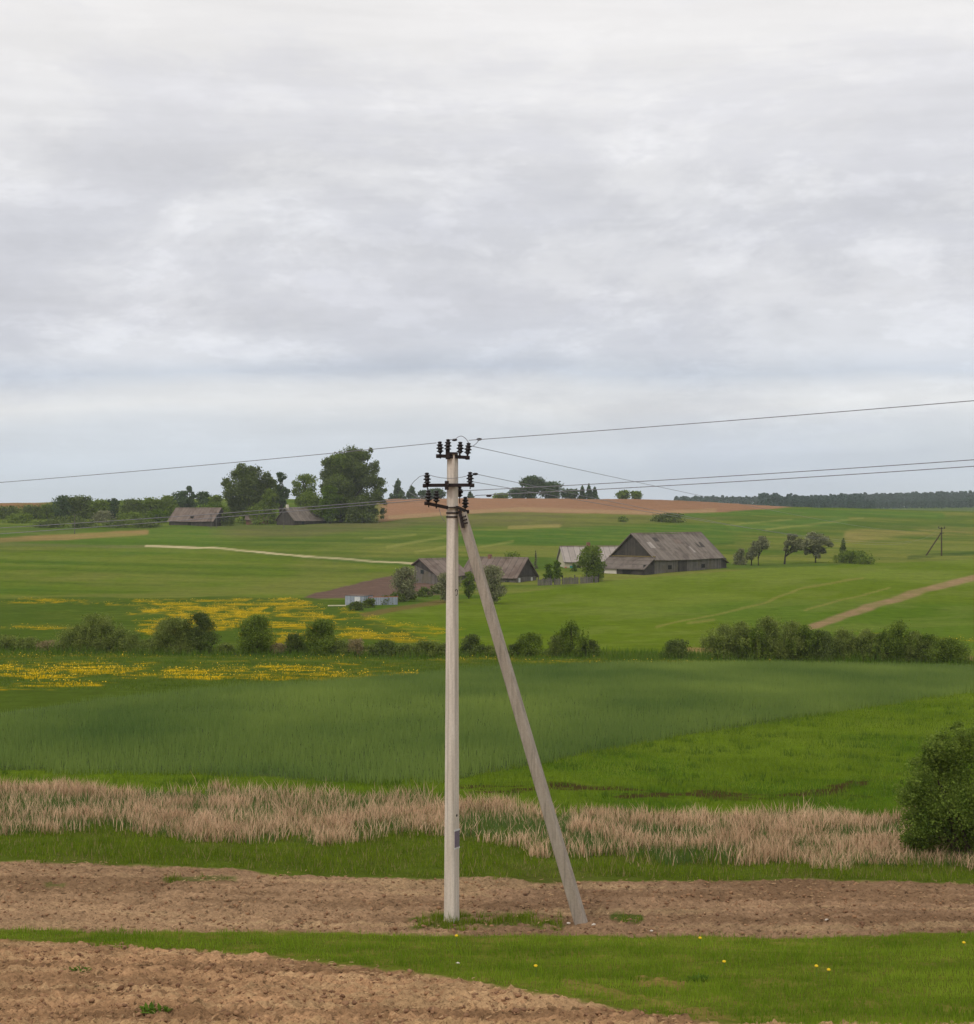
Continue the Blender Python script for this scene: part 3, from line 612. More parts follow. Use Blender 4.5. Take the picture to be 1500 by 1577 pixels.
# straw litter on the soil
X, Y = scatter(9000, -200, 1700, 18.5, 34.6); u = uof(X, Y); v = vof(X, Y); ms = np.maximum(sstep((v-S0(u))/6), sstep((v-S1(u))/3)*sstep((G1(u)-v)/3))*sstep((fbm(X/.9, Y/.9, 81, 3)-.36)/.2); X, Y = sel(X, Y, ms)
n = len(X); a = rng.uniform(0, np.pi, n); ln = rng.uniform(.015, .05, n); wd = .006; Z = terr(X, Y)+rng.uniform(.03, .09, n); dz = rng.uniform(-.012, .012, n)
cx, sx = np.cos(a)*ln, np.sin(a)*ln; px, py = -np.sin(a)*wd, np.cos(a)*wd
V = np.stack([np.stack([X-cx-px, Y-sx-py, Z-dz], -1), np.stack([X+cx-px, Y+sx-py, Z+dz], -1), np.stack([X+cx+px, Y+sx+py, Z+dz+.006], -1), np.stack([X-cx+px, Y-sx+py, Z-dz+.006], -1)], 1).reshape(-1, 3)
o = np_mesh('straw_litter', V, np.arange(4*n).reshape(n, 4), foliage('straw bits', G(120, 94, 68), G(184, 154, 116), trans=.1)); tag(o, 'bits of pale straw strewn over the ploughed soil', 'straw', kind='stuff')

# ------------------------------------------------------------------ the concrete poles
PK = 30.0/F          # metres per photograph pixel at the pole
def pp(u, v, dy=0.0):   # world point at the pole's distance (+dy)
    Yp = 30.0+dy; return Vector(((u-CU)*Yp/F, Yp, (CV-v)*Yp/F))
base = pp(695.5, 1409)
root = empty('utility_pole', base)
tag(root, 'tall pale concrete pole with leaning concrete brace and black insulator crossarms', 'utility pole')
def loc(u, v, dy=0.0): return pp(u, v, dy)-base
def shaft(p0, p1, s0, s1, rot, ch=.12, nseg=24, wob=.0):
    """square bar with chamfered edges from p0 to p1"""
    p0, p1 = Vector(p0), Vector(p1); ax = (p1-p0).normalized(); mb = MB(); rings = []
    xa = Vector((1, 0, 0)); xa = (xa-ax*xa.dot(ax)).normalized(); ya = ax.cross(xa)
    vs = []
    for i in range(nseg+1):
        t_ = i/nseg; s = s0+(s1-s0)*t_; c = s*ch; h = s/2; p = p0.lerp(p1, t_)
        for (x, y) in ((h-c, -h), (h, -h+c), (h, h-c), (h-c, h), (-h+c, h), (-h, h-c), (-h, -h+c), (-h+c, -h)):
            xr = x*math.cos(rot)-y*math.sin(rot); yr = x*math.sin(rot)+y*math.cos(rot)
            k = 1+random.uniform(-wob, wob); vs.append(p+xa*xr*k+ya*yr*k)
    fs = [(i*8+k, i*8+(k+1) % 8, (i+1)*8+(k+1) % 8, (i+1)*8+k) for i in range(nseg) for k in range(8)]
    mb.add(vs, fs); mb.add(vs[:8], [tuple(range(8))[::-1]]); mb.add(vs[-8:], [tuple(range(8))]); return mb
ROT = R(-29)
pole_bottom = Vector((0, 0, -.6)); pole_top = loc(697, 697.4)
shaft(pole_bottom, pole_top, .222, .156, ROT, .10, 30, .006).build('pole_shaft', M['concrete'], root)
br0 = loc(896, 1425, -.05); br1 = loc(710.5, 790, .02)
br0 = br0 + (br0-br1).normalized()*.4
brace = shaft(br0, br1, .205, .158, R(-20), .10, 30, .006).build('brace', M['concrete_dark'], root)
brace['label'] = 'brownish leaning concrete strut'
# insulators
def insulator(p, parent, tilt=(0, 0, 1), s=1.0, pin=.12):
    prof = [(.010, -pin), (.010, -.02), (.03, -.02), (.036, 0), (.060, .004), (.064, .016), (.040, .030), (.036, .052), (.066, .060), (.070, .074), (.044, .088), (.038, .110), (.058, .120), (.058, .132), (.034, .142), (.028, .158), (.040, .166), (.038, .182), (.012, .19)]
    o = MB().lathe([(r*s, z*s) for r, z in prof], p, 16, tilt).build('insulator', M['porcelain'], parent); return o
def bar(a, b, w=.055, mb=None):
    a, b = Vector(a), Vector(b); mb = mb or MB(); d = (b-a); q = Vector((1, 0, 0)).rotation_difference(d.normalized()).to_matrix()
    mb.box((a+b)/2, (d.length, .012, w), q); mb.box((a+b)/2+q @ Vector((0, .03, w/2-.006)), (d.length, .055, .012), q); return mb
def arm(a, b, name='crossarm'):
    mb = bar(a, b, .062)
    for e in (a, b): mb.lathe([(.03, -.035), (.042, -.03), (.042, .03), (.03, .035)], Vector(e)+Vector((0, 0, -.005)), 10)
    return mb
# top arm, in front of the head, insulators on both ends and beside the shaft
mb = arm(loc(675, 702, -.13), loc(720, 704.5, -.05)); mb.box(loc(689.5, 700, -.11), (.075, .06, .17)); mb.box(loc(697, 698, -.06), (.18, .12, .035))
for (u_, v_) in ((678, 700), (690, 697), (708, 700), (720, 702)): mb.lathe([(.018, -.02), (.018, .05)], loc(u_, v_, -.09), 8)
ta = mb.build('crossarm', M['steel'], root)
insulator(loc(678, 696, -.11), ta, (-.05, 0, 1)); insulator(loc(689.5, 692.5, -.12), ta, (.05, 0, 1)); insulator(loc(708.5, 696.5, -.04), ta, (.03, 0, 1)); insulator(loc(720, 698, -.05), ta, (.12, 0, 1))
# middle arm
mb = arm(loc(654.5, 747.5, -.15), loc(727, 747, -.15)); mb.box(loc(688, 747.5, -.17), (.07, .06, .16)); mb.tube([loc(690, 744, -.19), loc(690, 748, -.24)], .012)
mb.box(loc(697, 747.5, .15), (.30, .02, .06)); mb.box(loc(697-14, 747.5, 0), (.015, .30, .04)); mb.box(loc(697+14, 747.5, 0), (.015, .30, .04))
ma = mb.build('crossarm', M['steel'], root)
insulator(loc(658, 744, -.15), ta if False else ma, (-.04, 0, 1)); insulator(loc(724, 743, -.15), ma, (0, 0, 1))
# lower arm, turned out of the picture plane and sloping
a0, a1 = loc(657, 775, -.32), loc(719, 788, .22)
mb = MB(); mb = bar(a0, loc(690, 782, -.14), .06, mb); bar(loc(690, 782, -.14), loc(707, 781, -.13), .025, mb); bar(loc(706, 782, -.12), a1, .06, mb)
for e in (a0, a1): mb.lathe([(.03, -.035), (.042, -.03), (.042, .03), (.03, .035)], e, 10)
for q in ((672, 778, -.25),): mb.tube([loc(q[0], q[1]-8, q[2]), loc(q[0], q[1]+5, q[2])], .014)
la_ = mb.build('crossarm', M['steel'], root)
insulator(loc(660, 771, -.31), la_, (-.03, 0, 1)); insulator(loc(672, 772, -.25), la_, (.03, 0, 1)); insulator(loc(716.5, 781, .2), la_, (.02, 0, 1)); insulator(loc(708, 764, .20), la_, (0, 0, 1), .9, .15)
# bands and the bracket that holds the brace
for v_ in (790, 796):
    pb = loc(697.5, v_); s = .170; mb = shaft(pb+Vector((-.004, 0, -.014)), pb+Vector((-.004, 0, .014)), s+.02, s+.02, ROT, .10, 1); mb.build('clamp_band', M['steel'], root)
mb = MB(); bar(loc(707.5, 786, -.08), loc(713, 813, -.12), .05, mb); bar(loc(709, 788, .1), loc(716, 800, .1), .05, mb)
for (u_, v_) in ((716, 797), (717.5, 802), (718.5, 807)): mb.tube([loc(u_-6, v_, -.11), loc(u_+2, v_-2, -.11)], .014); mb.lathe([(.02, -.008), (.02, .008)], loc(u_+1, v_-2, -.11), 6, (1, 0, .3))
mb.build('brace_bracket', M['steel'], root)
# plate on the right hand face, its two white straps, a hole and a painted ring
nR = Vector((math.cos(R(29)), -math.sin(R(29)), 0)); tR = Vector((math.sin(R(29)), math.cos(R(29)), 0))
def on_face(v_, across, out, size=None):
    f = (v_-697.4)/(1409-697.4); s = .156+(.2178-.156)*f; c = loc(697-1.5*f, v_); c.y = (pole_top*(1-f)).y
    return c + nR*(s/2+out)+tR*across
qR = Matrix((nR, tR, Vector((0, 0, 1)))).transposed()
mb = MB().box(on_face(1291, 0, .004), (.008, .165, .30), qR); mb.build('sign_plate', simple('grey plate', G(118, 108, 122), .6, .2, 30), root)
for v_ in (1277.5, 1305): MB().box(on_face(v_, 0, .006), (.008, .19, .028), qR).build('plate_strap', M['white'], root)
MB().lathe([(.024, -.004), (.024, .004)], on_face(1255, -.03+.03, .0), 12, nR).build('bolt_hole', M['dark'], root)
rg = MB(); pts = [on_face(912, -.01, .003)+tR*.045*math.cos(a*math.pi/8)+Vector((0, 0, .055*math.sin(a*math.pi/8))) for a in range(-5, 8)]; rg.tube(pts, .006, 5); rg.build('painted_mark', M['dark'], root)
# earthing conductor down the left edge
nL = Vector((-math.cos(R(29)), math.sin(R(29)), 0)); pts = []
for i in range(30):
    v_ = 800+(1409-800)*i/29; f = (v_-697.4)/(1409-697.4); s = .156+.062*f; c = loc(697-1.5*f, v_)
    pts.append(c+nL*(s/2+.012)+Vector((math.sin(i*1.7)*.004, -.02, 0)))
MB().tube(pts, .008, 5).build('earth_wire', M['steel'], root)
# jumpers
def arc(a, b, lift, n=10, side=Vector((0, 0, 0))):
    a, b = Vector(a), Vector(b); return [a.lerp(b, i/n)+(Vector((0, 0, lift))+side)*4*(i/n)*(1-i/n) for i in range(n+1)]
for pts_, r_ in ((arc(loc(701, 677, 0), loc(723, 684, 0), .10), .006), (arc(loc(690, 677, -.1), loc(703, 677, 0), .0), .006), (arc(loc(724, 688, 0), loc(738, 677, 0), -.03), .006),
        ([loc(656, 731, -.15), loc(646, 734, -.1), loc(637, 742, -.05), loc(631, 750, 0), loc(630, 758, 0), loc(640, 764, -.1), loc(658, 764, -.3)], .005),
        (arc(loc(660, 731, -.15), loc(722, 732, -.15), -.06), .005), ([loc(676, 782, -.2), loc(679, 794, -.2), loc(685, 804, -.15)], .005)):
    MB().tube(pts_, r_, 5).build('jumper_wire', M['wire'], root)
for u_, v_, d in ((700, 677.5, 0), (738, 676.5, -.1), (732, 730, -.12), (753, 763.5, 0), (709, 757, .1)): MB().lathe([(.008, -.05), (.02, -.03), (.024, 0), (.02, .03), (.008, .05)], loc(u_, v_, d), 8, (1, -.2, .05)).build('wire_clamp', M['steel'], root)

# overhead wires
def wire(p0, p1, sag, label, r=.009, n=60):
    p0, p1 = Vector(p0), Vector(p1); o = empty('w', p0) if False else None
    pts = [p0.lerp(p1, (i/n)**1.5)-Vector((0, 0, sag*4*((i/n)**1.5)*(1-(i/n)**1.5))) for i in range(n+1)]
    ob = MB().tube([p-p0 for p in pts], r, 5).build('overhead_wire', M['wire'], None); ob.location = p0
    tag(ob, label, 'wire', 'overhead wires of the power line'); return ob
def pY(u, v, Y): return Vector(((u-CU)*Y/F, Y, (CV-v)*Y/F))
def through(p0, q, L_, sag):
    """end point so that the sagging wire from p0 passes q"""
    d = Vector(q)-Vector(p0); t_ = d.length/L_; e = Vector(p0)+d/t_; e.z += 4*sag*(1-t_); return e
def W(p0, q, L_, sag, label, r=.0065): wire(p0, through(p0, q, L_, sag), sag, label, r)
W(pp(672, 682, -.1), pY(0, 743, 35), 60, .75, 'single upper wire leaving the pole head towards the left edge')
W(pp(660, 766, -.3), pY(115, 806, 34), 60, .75, 'upper of the two low wires crossing the far farm on the left', .006)
W(pp(672, 768, -.25), pY(115, 814, 34.2), 60, .75, 'lower of the two low wires crossing the far farm on the left', .006)
W(pp(722, 678, 0), pY(1500, 617, 24), 55, .45, 'top wire rising from the pole head to the right edge')
W(pp(709, 756, .2), pY(1500, 708, 24.3), 55, .8, 'upper of the close pair of wires running to the right edge')
W(pp(732, 763, 0), pY(1500, 718, 24), 55, .8, 'lower of the close pair of wires running to the right edge')

# ------------------------------------------------------------------ small distant A pole
fp = at(1450, 856)
r2 = empty('utility_pole', fp); tag(r2, 'small distant braced pole standing in the dry grass on the far right', 'utility pole')
Hf = 44*fp.y/F
shaft((0, 0, -.3), (0, 0, Hf), .26, .2, R(20), .1, 4).build('pole_shaft', M['bark'], r2)
shaft((-3.6, 0, -.3), (-.1, 0, Hf*.8), .24, .2, R(20), .1, 4).build('brace', M['bark'], r2)
mb = bar((-.7, -.15, Hf-.3), (.7, -.15, Hf-.3), .12); f2 = mb.build('crossarm', M['steel'], r2)
mb = bar((-.5, -.15, Hf-1.3), (.5, -.15, Hf-1.3), .12); f3 = mb.build('crossarm', M['steel'], r2)
for x_ in (-.65, .65): insulator((x_, -.15, Hf-.2), f2, s=2)
wire(pp(722, 686, 0), fp+Vector((.3, -.2, Hf+.2)), 1.3, 'wire falling from the pole head across the sky to the right', .006, 120)
wire(pp(728, 729, -.12), fp+Vector((-.5, -.2, Hf-.2)), 2.3, 'wire leaving the middle crossarm towards the far right trees', .0055, 120)
wire(pp(729, 742, -.12), fp+Vector((.5, -.2, Hf-.2)), 2.0, 'wire leaving just under the middle crossarm to the right', .0055, 120)

# ------------------------------------------------------------------ trees and shrubs
def crown_blobs(kind, W_, H_, r):
    """list of (centre, radii) inside a crown W_ wide, H_ high standing on z = 0"""
    B = []; R_ = W_/2
    prof = {'round': lambda t: math.sqrt(max(0, 1-(2*t-1.0)**2))**.75, 'loose': lambda t: math.sqrt(max(0, 1-(2*t-.9)**2/1.25))**.9,
            'birch': lambda t: float(np.interp(t, [0, .12, .35, .6, .8, .93, 1], [.5, .74, .94, 1, .86, .6, .3])),
            'cone': lambda t: 1.0-t*.97, 'bush': lambda t: math.sqrt(max(0, 1-t*t))**.8, 'spiky': lambda t: math.sqrt(max(0, 1-t*t*1.2))**.8}[kind]
    z0 = {'round': .10, 'loose': .16, 'birch': .04, 'cone': .05, 'bush': 0, 'spiky': 0}[kind]
    nb = {'round': 46, 'loose': 30, 'birch': 64, 'cone': 46, 'bush': 34, 'spiky': 24}[kind]
    for i in range(nb):
        t = (i+r.random())/nb; t = t**(1.25 if kind == 'cone' else 1); q = r.uniform(.17, .30) if kind not in ('cone', 'loose') else r.uniform(.13, .22)
        rr = prof(t)*R_; br = min(R_*q*1.25, max(rr*.9, R_*.07)); bz = min(br*r.uniform(.7, 1.0), H_*.3)
        a = r.uniform(0, 6.28); k = max(0, rr-br*.75)*r.uniform(.35, 1.06)
        z = (z0+(1-z0)*t)*H_; z = min(z, H_-bz*1.02); z = max(z, bz*.5)
        B.append((Vector((math.cos(a)*k, math.sin(a)*k, z)), (br, br, bz)))
    if kind in ('round', 'birch'): B.append((Vector((0, 0, H_*.52)), (R_*.62, R_*.62, H_*.30)))
    if kind in ('bush', 'spiky'): B.append((Vector((0, 0, H_*.3)), (R_*.72, R_*.6, H_*.34)))
    if kind == 'loose': B.append((Vector((0, 0, H_*.55)), (R_*.45, R_*.45, H_*.2)))
    if kind == 'spiky':
        for i in range(18):
            a = r.uniform(0, 6.28); k = r.uniform(0, .95); hh = r.uniform(.66, 1)*(1-.35*k)
            B.append((Vector((math.cos(a)*R_*k, math.sin(a)*R_*k, hh*H_*.80)), (R_*.085, R_*.085, H_*.2)))
    if kind == 'birch':
        for i in range(10):
            a = r.uniform(-1.2, 1.2) if i < 7 else r.uniform(1.9, 4.3); k = r.uniform(.85, 1.05); z = r.uniform(.12, .55)
            B.append((Vector((math.cos(a)*R_*k, math.sin(a)*R_*k, z*H_)), (R_*.10, R_*.10, H_*r.uniform(.06, .12))))
    return B
def plant(u_, vb, vt, w_px, kind, matr, name, label, cat, group=None, Y=None, seed=None, leafpx=2.3, dens=1.0, lean=0.0, bare=0.0, bark='bark'):
    p = atY(u_, Y) if Y else at(u_, vb)
    if Y is not None: p.z = min(p.z, (CV-vb)*Y/F) if vb else p.z
    Yd = p.y; H_ = ((CV-vt)*Yd/F)-p.z; W_ = w_px*Yd/F*(1.35 if kind == 'cone' else 1.0)
    sd_ = seed if seed is not None else int(u_*7+vt*13) % 99991; r = random.Random(sd_); g = np.random.default_rng(sd_)
    root = empty(name, p); tag(root, label, cat, group)
    # shape
    zb = bare*H_
    if isinstance(kind, list):
        zb = 0; k_ = Yd/F; B0 = [(Vector(((a_-u_)*k_, r.uniform(-.16, .16)*W_, (CV-b_)*k_-p.z)), (q_*k_, q_*k_*1.0, q_*k_*.92)) for a_, b_, q_ in kind]; B = []
        for c_, q_ in B0:
            for i in range(4):
                B.append((c_+Vector((r.uniform(-.75, .75)*q_[0], r.uniform(-.8, .8)*q_[0], r.uniform(-.7, .7)*q_[2])), tuple(x*r.uniform(.42, .68) for x in q_)))
            B.append((c_, tuple(x*.88 for x in q_)))
    else: B = crown_blobs(kind, W_, H_-zb, r)
    B = [(c+Vector((lean*(c.z/H_)*H_, 0, zb)), q) for c, q in B]
    area = w_px*(vb-vt if vb else H_*F/Yd); n = int(min(60000, max(260, area*2.1*dens))); s = leafpx*Yd/F
    W_ *= 1; wts = np.array([q[0]*q[2] for c, q in B]); wts /= wts.sum(); bi = g.choice(len(B), n, p=wts)
    C = np.array([tuple(c) for c, q in B])[bi]; Q = np.array([q for c, q in B])[bi]
    d = g.normal(size=(n, 3)); d /= np.linalg.norm(d, axis=1)[:, None]; rad = g.uniform(0, 1, n)**.42+(g.uniform(0, 1, n) > .82)*g.uniform(0, .55, n)
    rad *= 1+.35*(vnoise(d[:, 0]*3+bi*7.7, d[:, 2]*3+d[:, 1]*2, 5)-.4)
    P = C+d*Q*rad[:, None]; P[:, 2] = np.maximum(P[:, 2], .03*H_)
    # clip to the requested height
    ov = P[:, 2]-H_; P[:, 2] = np.where(ov > 0, H_+ov*.35, P[:, 2])
    a = g.normal(size=(n, 3)); a /= np.linalg.norm(a, axis=1)[:, None]; b_ = np.cross(a, g.normal(size=(n, 3))); b_ /= np.linalg.norm(b_, axis=1)[:, None]
    sz = (s*g.uniform(.45, 1.0, n))[:, None]; a = a*sz*.75; b_ = b_*sz*.5
    V = np.stack([P-a, P-b_, P+a, P+b_], 1).reshape(-1, 3)
    np_mesh('crown', V, np.arange(4*n).reshape(n, 4), matr, root)
    # trunk and limbs
    mb = MB(); shrub = kind in ('bush', 'spiky') or 'bush' in name
    if shrub:
        for i in range(5):
            c, q = r.choice(B); c = c*.7; x0 = Vector((r.uniform(-.08, .08)*W_, r.uniform(-.08, .08)*W_, -.15))
            mb.tube([x0, x0.lerp(c, .5)+Vector((0, 0, .08*H_)), c], [H_*.022, H_*.014, H_*.006], 5)
    else:
        R0_ = max(.05, min(.028*H_, .45)); top = Vector((lean*H_*.9, 0, H_*.86)); pts = [Vector((0, 0, -.3)), Vector((lean*H_*.1+r.uniform(-.02, .02)*H_, 0, H_*.25)), Vector((lean*H_*.5, r.uniform(-.02, .02)*H_, H_*.55)), top]
        mb.tube(pts, [R0_*1.25, R0_*.85, R0_*.5, R0_*.12], 8)
        for c, q in r.sample(B, min(len(B), 11)):
            k = max(.18, min(.8, (c.z/H_)-.22)); s0 = pts[0].lerp(pts[3], k) if k > .3 else pts[1]*1.0
            mb.tube([s0, s0.lerp(c, .55)+Vector((0, 0, .02*H_)), c], [R0_*.42, R0_*.26, R0_*.08], 6)
    mb.build('trunk', M[bark], root)
    return root
ML = M
GT = 'trees round the far farm'; GS = 'trees on the skyline'; GB = 'bushes along the stream'; GR = 'fruit trees right of the barn'; GW = 'trees of the left hand belt'; GY = 'shrubs round the near farm'
# round the far farm on the left
plant(383, 808, 715, 86, [(378, 727, 12), (395, 727, 11), (362, 732, 11), (350, 742, 8), (410, 735, 9), (418, 745, 7), (385, 742, 22), (362, 752, 17), (404, 752, 17), (420, 757, 6), (385, 765, 26), (358, 770, 13), (412, 770, 12), (384, 787, 22), (362, 788, 12), (405, 790, 12)], M['leaf_dark'], 'deciduous_tree', 'broad round dark tree just behind the far left farmhouse', 'tree', GT, Y=475, dens=2.0)
plant(431, 806, 727, 36, 'loose', M['leaf_blue'], 'ragged_tree', 'thin ragged grey green tree between the round tree and the tall tree', 'tree', GT, Y=490, dens=.8)
plant(470, 806, 730, 50, 'round', M['leaf_mid'], 'deciduous_tree', 'mid green tree left of the tallest tree', 'tree', GT, Y=485)
plant(414, 806, 752, 34, 'bush', M['leaf_mid'], 'shrub', 'green bush low at the right foot of the round dark tree', 'bush', GT, Y=470)
plant(541, 808, 683, 104, [(540, 698, 14), (522, 706, 13), (556, 703, 13), (566, 702, 8), (572, 694, 4), (508, 716, 11), (540, 718, 22), (498, 712, 5), (504, 735, 13), (525, 735, 20), (552, 735, 20), (570, 722, 12), (575, 742, 14), (588, 742, 7), (584, 758, 10), (500, 755, 10), (520, 758, 22), (550, 760, 24), (574, 768, 14), (588, 772, 6), (593, 756, 4), (545, 783, 22), (520, 785, 20), (568, 785, 10), (580, 788, 4.5), (590, 787, 5), (588, 796, 3), (566, 797, 6), (545, 800, 12), (502, 780, 12)], M['leaf_dark'], 'birch_tree', 'tallest tree, ragged crown with hanging branches on its right side', 'tree', GT, Y=474, dens=2.0, seed=12)
plant(525, 808, 700, 58, 'round', M['leaf_mid'], 'deciduous_tree', 'leafy tree grown into the front of the tallest tree', 'tree', GT, Y=472, seed=3)
plant(508, 808, 747, 36, 'round', M['leaf_bright'], 'deciduous_tree', 'small bright yellow green tree under the tallest tree', 'tree', GT, Y=466, dens=1.2)
plant(478, 808, 756, 60, 'bush', M['leaf_mid'], 'shrub', 'wide green bush behind the right far farmhouse', 'bush', GT, Y=470)
plant(556, 808, 762, 60, 'bush', M['leaf_dark'], 'shrub', 'dark undergrowth at the foot of the tallest tree', 'bush', GT, Y=468)
plant(400, 810, 775, 60, 'bush', M['leaf_mid'], 'shrub', 'green bushes between the two far farmhouses', 'bush', GT, Y=468)
plant(350, 811, 788, 26, 'bush', M['leaf_dark'], 'shrub', 'dark bush beside the gable of the far left farmhouse', 'bush', GT, Y=462)
# left belt
for (u_, vt, w_, k, m_, lab) in (
    (12, 779, 40, 'round', 'leaf_dark', 'low dark tree at the far left end of the belt'),
    (48, 777, 34, 'round', 'leaf_dark', 'second dark tree from the left end of the belt'),
    (72, 776, 26, 'round', 'leaf_mid', 'small lighter tree left of the dense dark clump'),
    (98, 763, 36, 'round', 'leaf_blue', 'left half of the dense dark clump in the belt'),
    (124, 763, 40, 'round', 'leaf_dark', 'right half of the dense dark clump in the belt'),
    (152, 769, 34, 'round', 'leaf_mid', 'green tree right of the dense dark clump'),
    (175, 767, 20, 'loose', 'leaf_blue', 'small loose tree sticking out of the belt'),
    (200, 768, 42, 'round', 'leaf_dark', 'rounded tree in the middle of the belt'),
    (232, 766, 36, 'round', 'leaf_mid', 'green tree behind the left end of the far roof'),
    (256, 763, 30, 'round', 'leaf_mid', 'taller green tree above the left end of the far roof'),
    (278, 756, 32, 'round', 'leaf_blue', 'hazy tree forming the left shoulder of the belt top'),
    (292, 748, 20, 'loose', 'leaf_blue', 'pointed tree that tops the belt above the far roof'),
    (312, 757, 32, 'round', 'leaf_blue', 'hazy tree right of the pointed belt top'),
    (334, 762, 26, 'round', 'leaf_mid', 'low tree filling the gap beside the round dark tree')):
    plant(u_, 810, vt, w_*1.35, 'birch' if k == 'round' else k, M[m_], 'belt_tree', lab, 'tree', GW, Y=500 if vt > 760 else 560, dens=1.1)
for (u_, vt, w_, m_, lab) in ((30, 790, 60, 'leaf_mid', 'grey green bush in front of the left end of the belt'), (160, 786, 46, 'leaf_grey', 'pale bush in front of the dark clump'),
    (205, 788, 60, 'leaf_mid', 'wide olive bush in front of the belt middle'), (244, 784, 40, 'leaf_bright', 'olive bush against the left end of the far roof'), (105, 794, 70, 'leaf_dark', 'dark low bush at the foot of the dense clump'),
    (320, 776, 60, 'leaf_bright', 'light green bush line behind the far left roof')):
    plant(u_, 809, vt, w_, 'bush', M[m_], 'shrub', lab, 'bush', GW, Y=478 if u_ != 320 else 490)
for i, (u_, lab) in enumerate(((75, 'leftmost low dark hedge bush on the field edge'), (130, 'hedge bush below the dark clump on the field edge'), (178, 'hedge bush left of centre on the field edge'), (222, 'hedge bush just left of the far farmhouse'))):
    plant(u_, 813, 800+i % 2, 58, 'bush', M['leaf_dark'], 'hedge_bush', lab, 'bush', 'low hedge on the field edge', Y=452)
# skyline
for (u_, vt, w_, k, m_, lab) in (
    (613, 737, 24, 'cone', 'leaf_blue', 'dense cone shaped spruce on the skyline left of the pole'),
    (634, 748, 20, 'cone', 'leaf_blue', 'smaller conifer beside the cone shaped spruce'),
    (652, 755, 18, 'round', 'leaf_blue', 'low round tree showing between the insulators and skyline'),
    (672, 752, 30, 'round', 'leaf_blue', 'hazy tree behind the left lower insulators'),
    (724, 757, 14, 'cone', 'leaf_blue', 'tiny pointed tree just right of the pole on the skyline'),
    (772, 759, 30, 'round', 'leaf_mid', 'pale low tree at the left end of the right skyline group'),
    (797, 751, 34, 'round', 'leaf_blue', 'low tree against the tall rounded skyline clump'),
    (820, 733, 42, 'round', 'leaf_blue', 'tallest rounded tree of the skyline group right of the pole'),
    (848, 742, 42, 'round', 'leaf_blue', 'rounded tree on the right of the tall skyline clump'),
    (878, 753, 34, 'round', 'leaf_blue', 'low tree between rounded clump and small spruces'),
    (897, 747, 13, 'cone', 'leaf_blue', 'left one of three small skyline spruces'),
    (907, 745, 13, 'cone', 'leaf_blue', 'middle one of three small skyline spruces'),
    (916, 749, 12, 'cone', 'leaf_blue', 'right one of three small skyline spruces'),
    (960, 755, 24, 'round', 'leaf_mid', 'left of two low trees by themselves on the ploughed skyline'),
    (980, 756, 20, 'round', 'leaf_mid', 'right of two low trees by themselves on the ploughed skyline')):
    plant(u_, 770, vt, w_, k, M[m_], 'skyline_tree', lab, 'tree', GS, Y=680, dens=2.0)
# near farm
plant(912, 896, 840, 46, 'round', M['leaf_mid'], 'deciduous_tree', 'dense dark green tree between the pale roofed house and the barn', 'tree', GY, dens=1.5, bare=-.12, seed=5)
plant(624, 926, 873, 50, 'round', M['leaf_grey'], 'fruit_tree', 'grey green fruit tree at the left gable of the long house', 'tree', GY, dens=.9)
plant(690, 928, 882, 44, 'round', M['leaf_grey'], 'fruit_tree', 'greyish fruit tree behind the concrete pole at the long house', 'tree', GY, dens=.9)
plant(722, 922, 880, 26, 'round', M['leaf_mid'], 'fruit_tree', 'small green tree seen between pole and brace', 'tree', GY, dens=.8)
plant(758, 930, 871, 52, 'round', M['leaf_grey'], 'fruit_tree', 'grey green fruit tree just right of the brace', 'tree', GY, dens=.9)
for i in range(7):
    plant(548+i*21, 940-i*4.2, 926-i*4.4, 30, 'bush', M['leaf_dark'], 'currant_bush', 'low dark berry bush in the garden row below the long house, %s' % ('lowest left', 'second from the left', 'third from the left', 'middle of the row', 'third from the right', 'second from the right', 'last on the right')[i], 'bush', 'garden row of low berry bushes')
plant(845, 897, 868, 22, 'bush', M['leaf_bright'], 'shrub', 'yellow green bush by the fence right of the long house', 'bush', GY)
plant(858, 894, 862, 18, 'bush', M['leaf_bright'], 'shrub', 'bright bush at the left corner of the pale roofed house', 'bush', GY)
plant(884, 893, 868, 16, 'bush', M['leaf_bright'], 'shrub', 'small bright bush under the eave of the pale roofed house', 'bush', GY, Y=292)
plant(825, 884, 845, 7, 'cone', M['leaf_grey'], 'dead_tree', 'thin bare pointed tree behind the long house', 'tree', GY, Y=300, dens=.6)
for (u_, vb, vt, w_, k, m_, lab) in ((1030, 804, 790, 62, 'bush', 'leaf_dark', 'wide dark shrub patch on the slope under the ploughed hill'), (960, 804, 795, 20, 'bush', 'leaf_mid', 'small shrub left of the wide shrub patch'),
    (790, 862, 849, 34, 'bush', 'leaf_mid', 'low bush on the slope directly behind the long house')):
    plant(u_, vb, vt, w_, k, M[m_], 'shrub', lab, 'bush', 'shrubs on the far slope', Y=300 if vb > 850 else None)
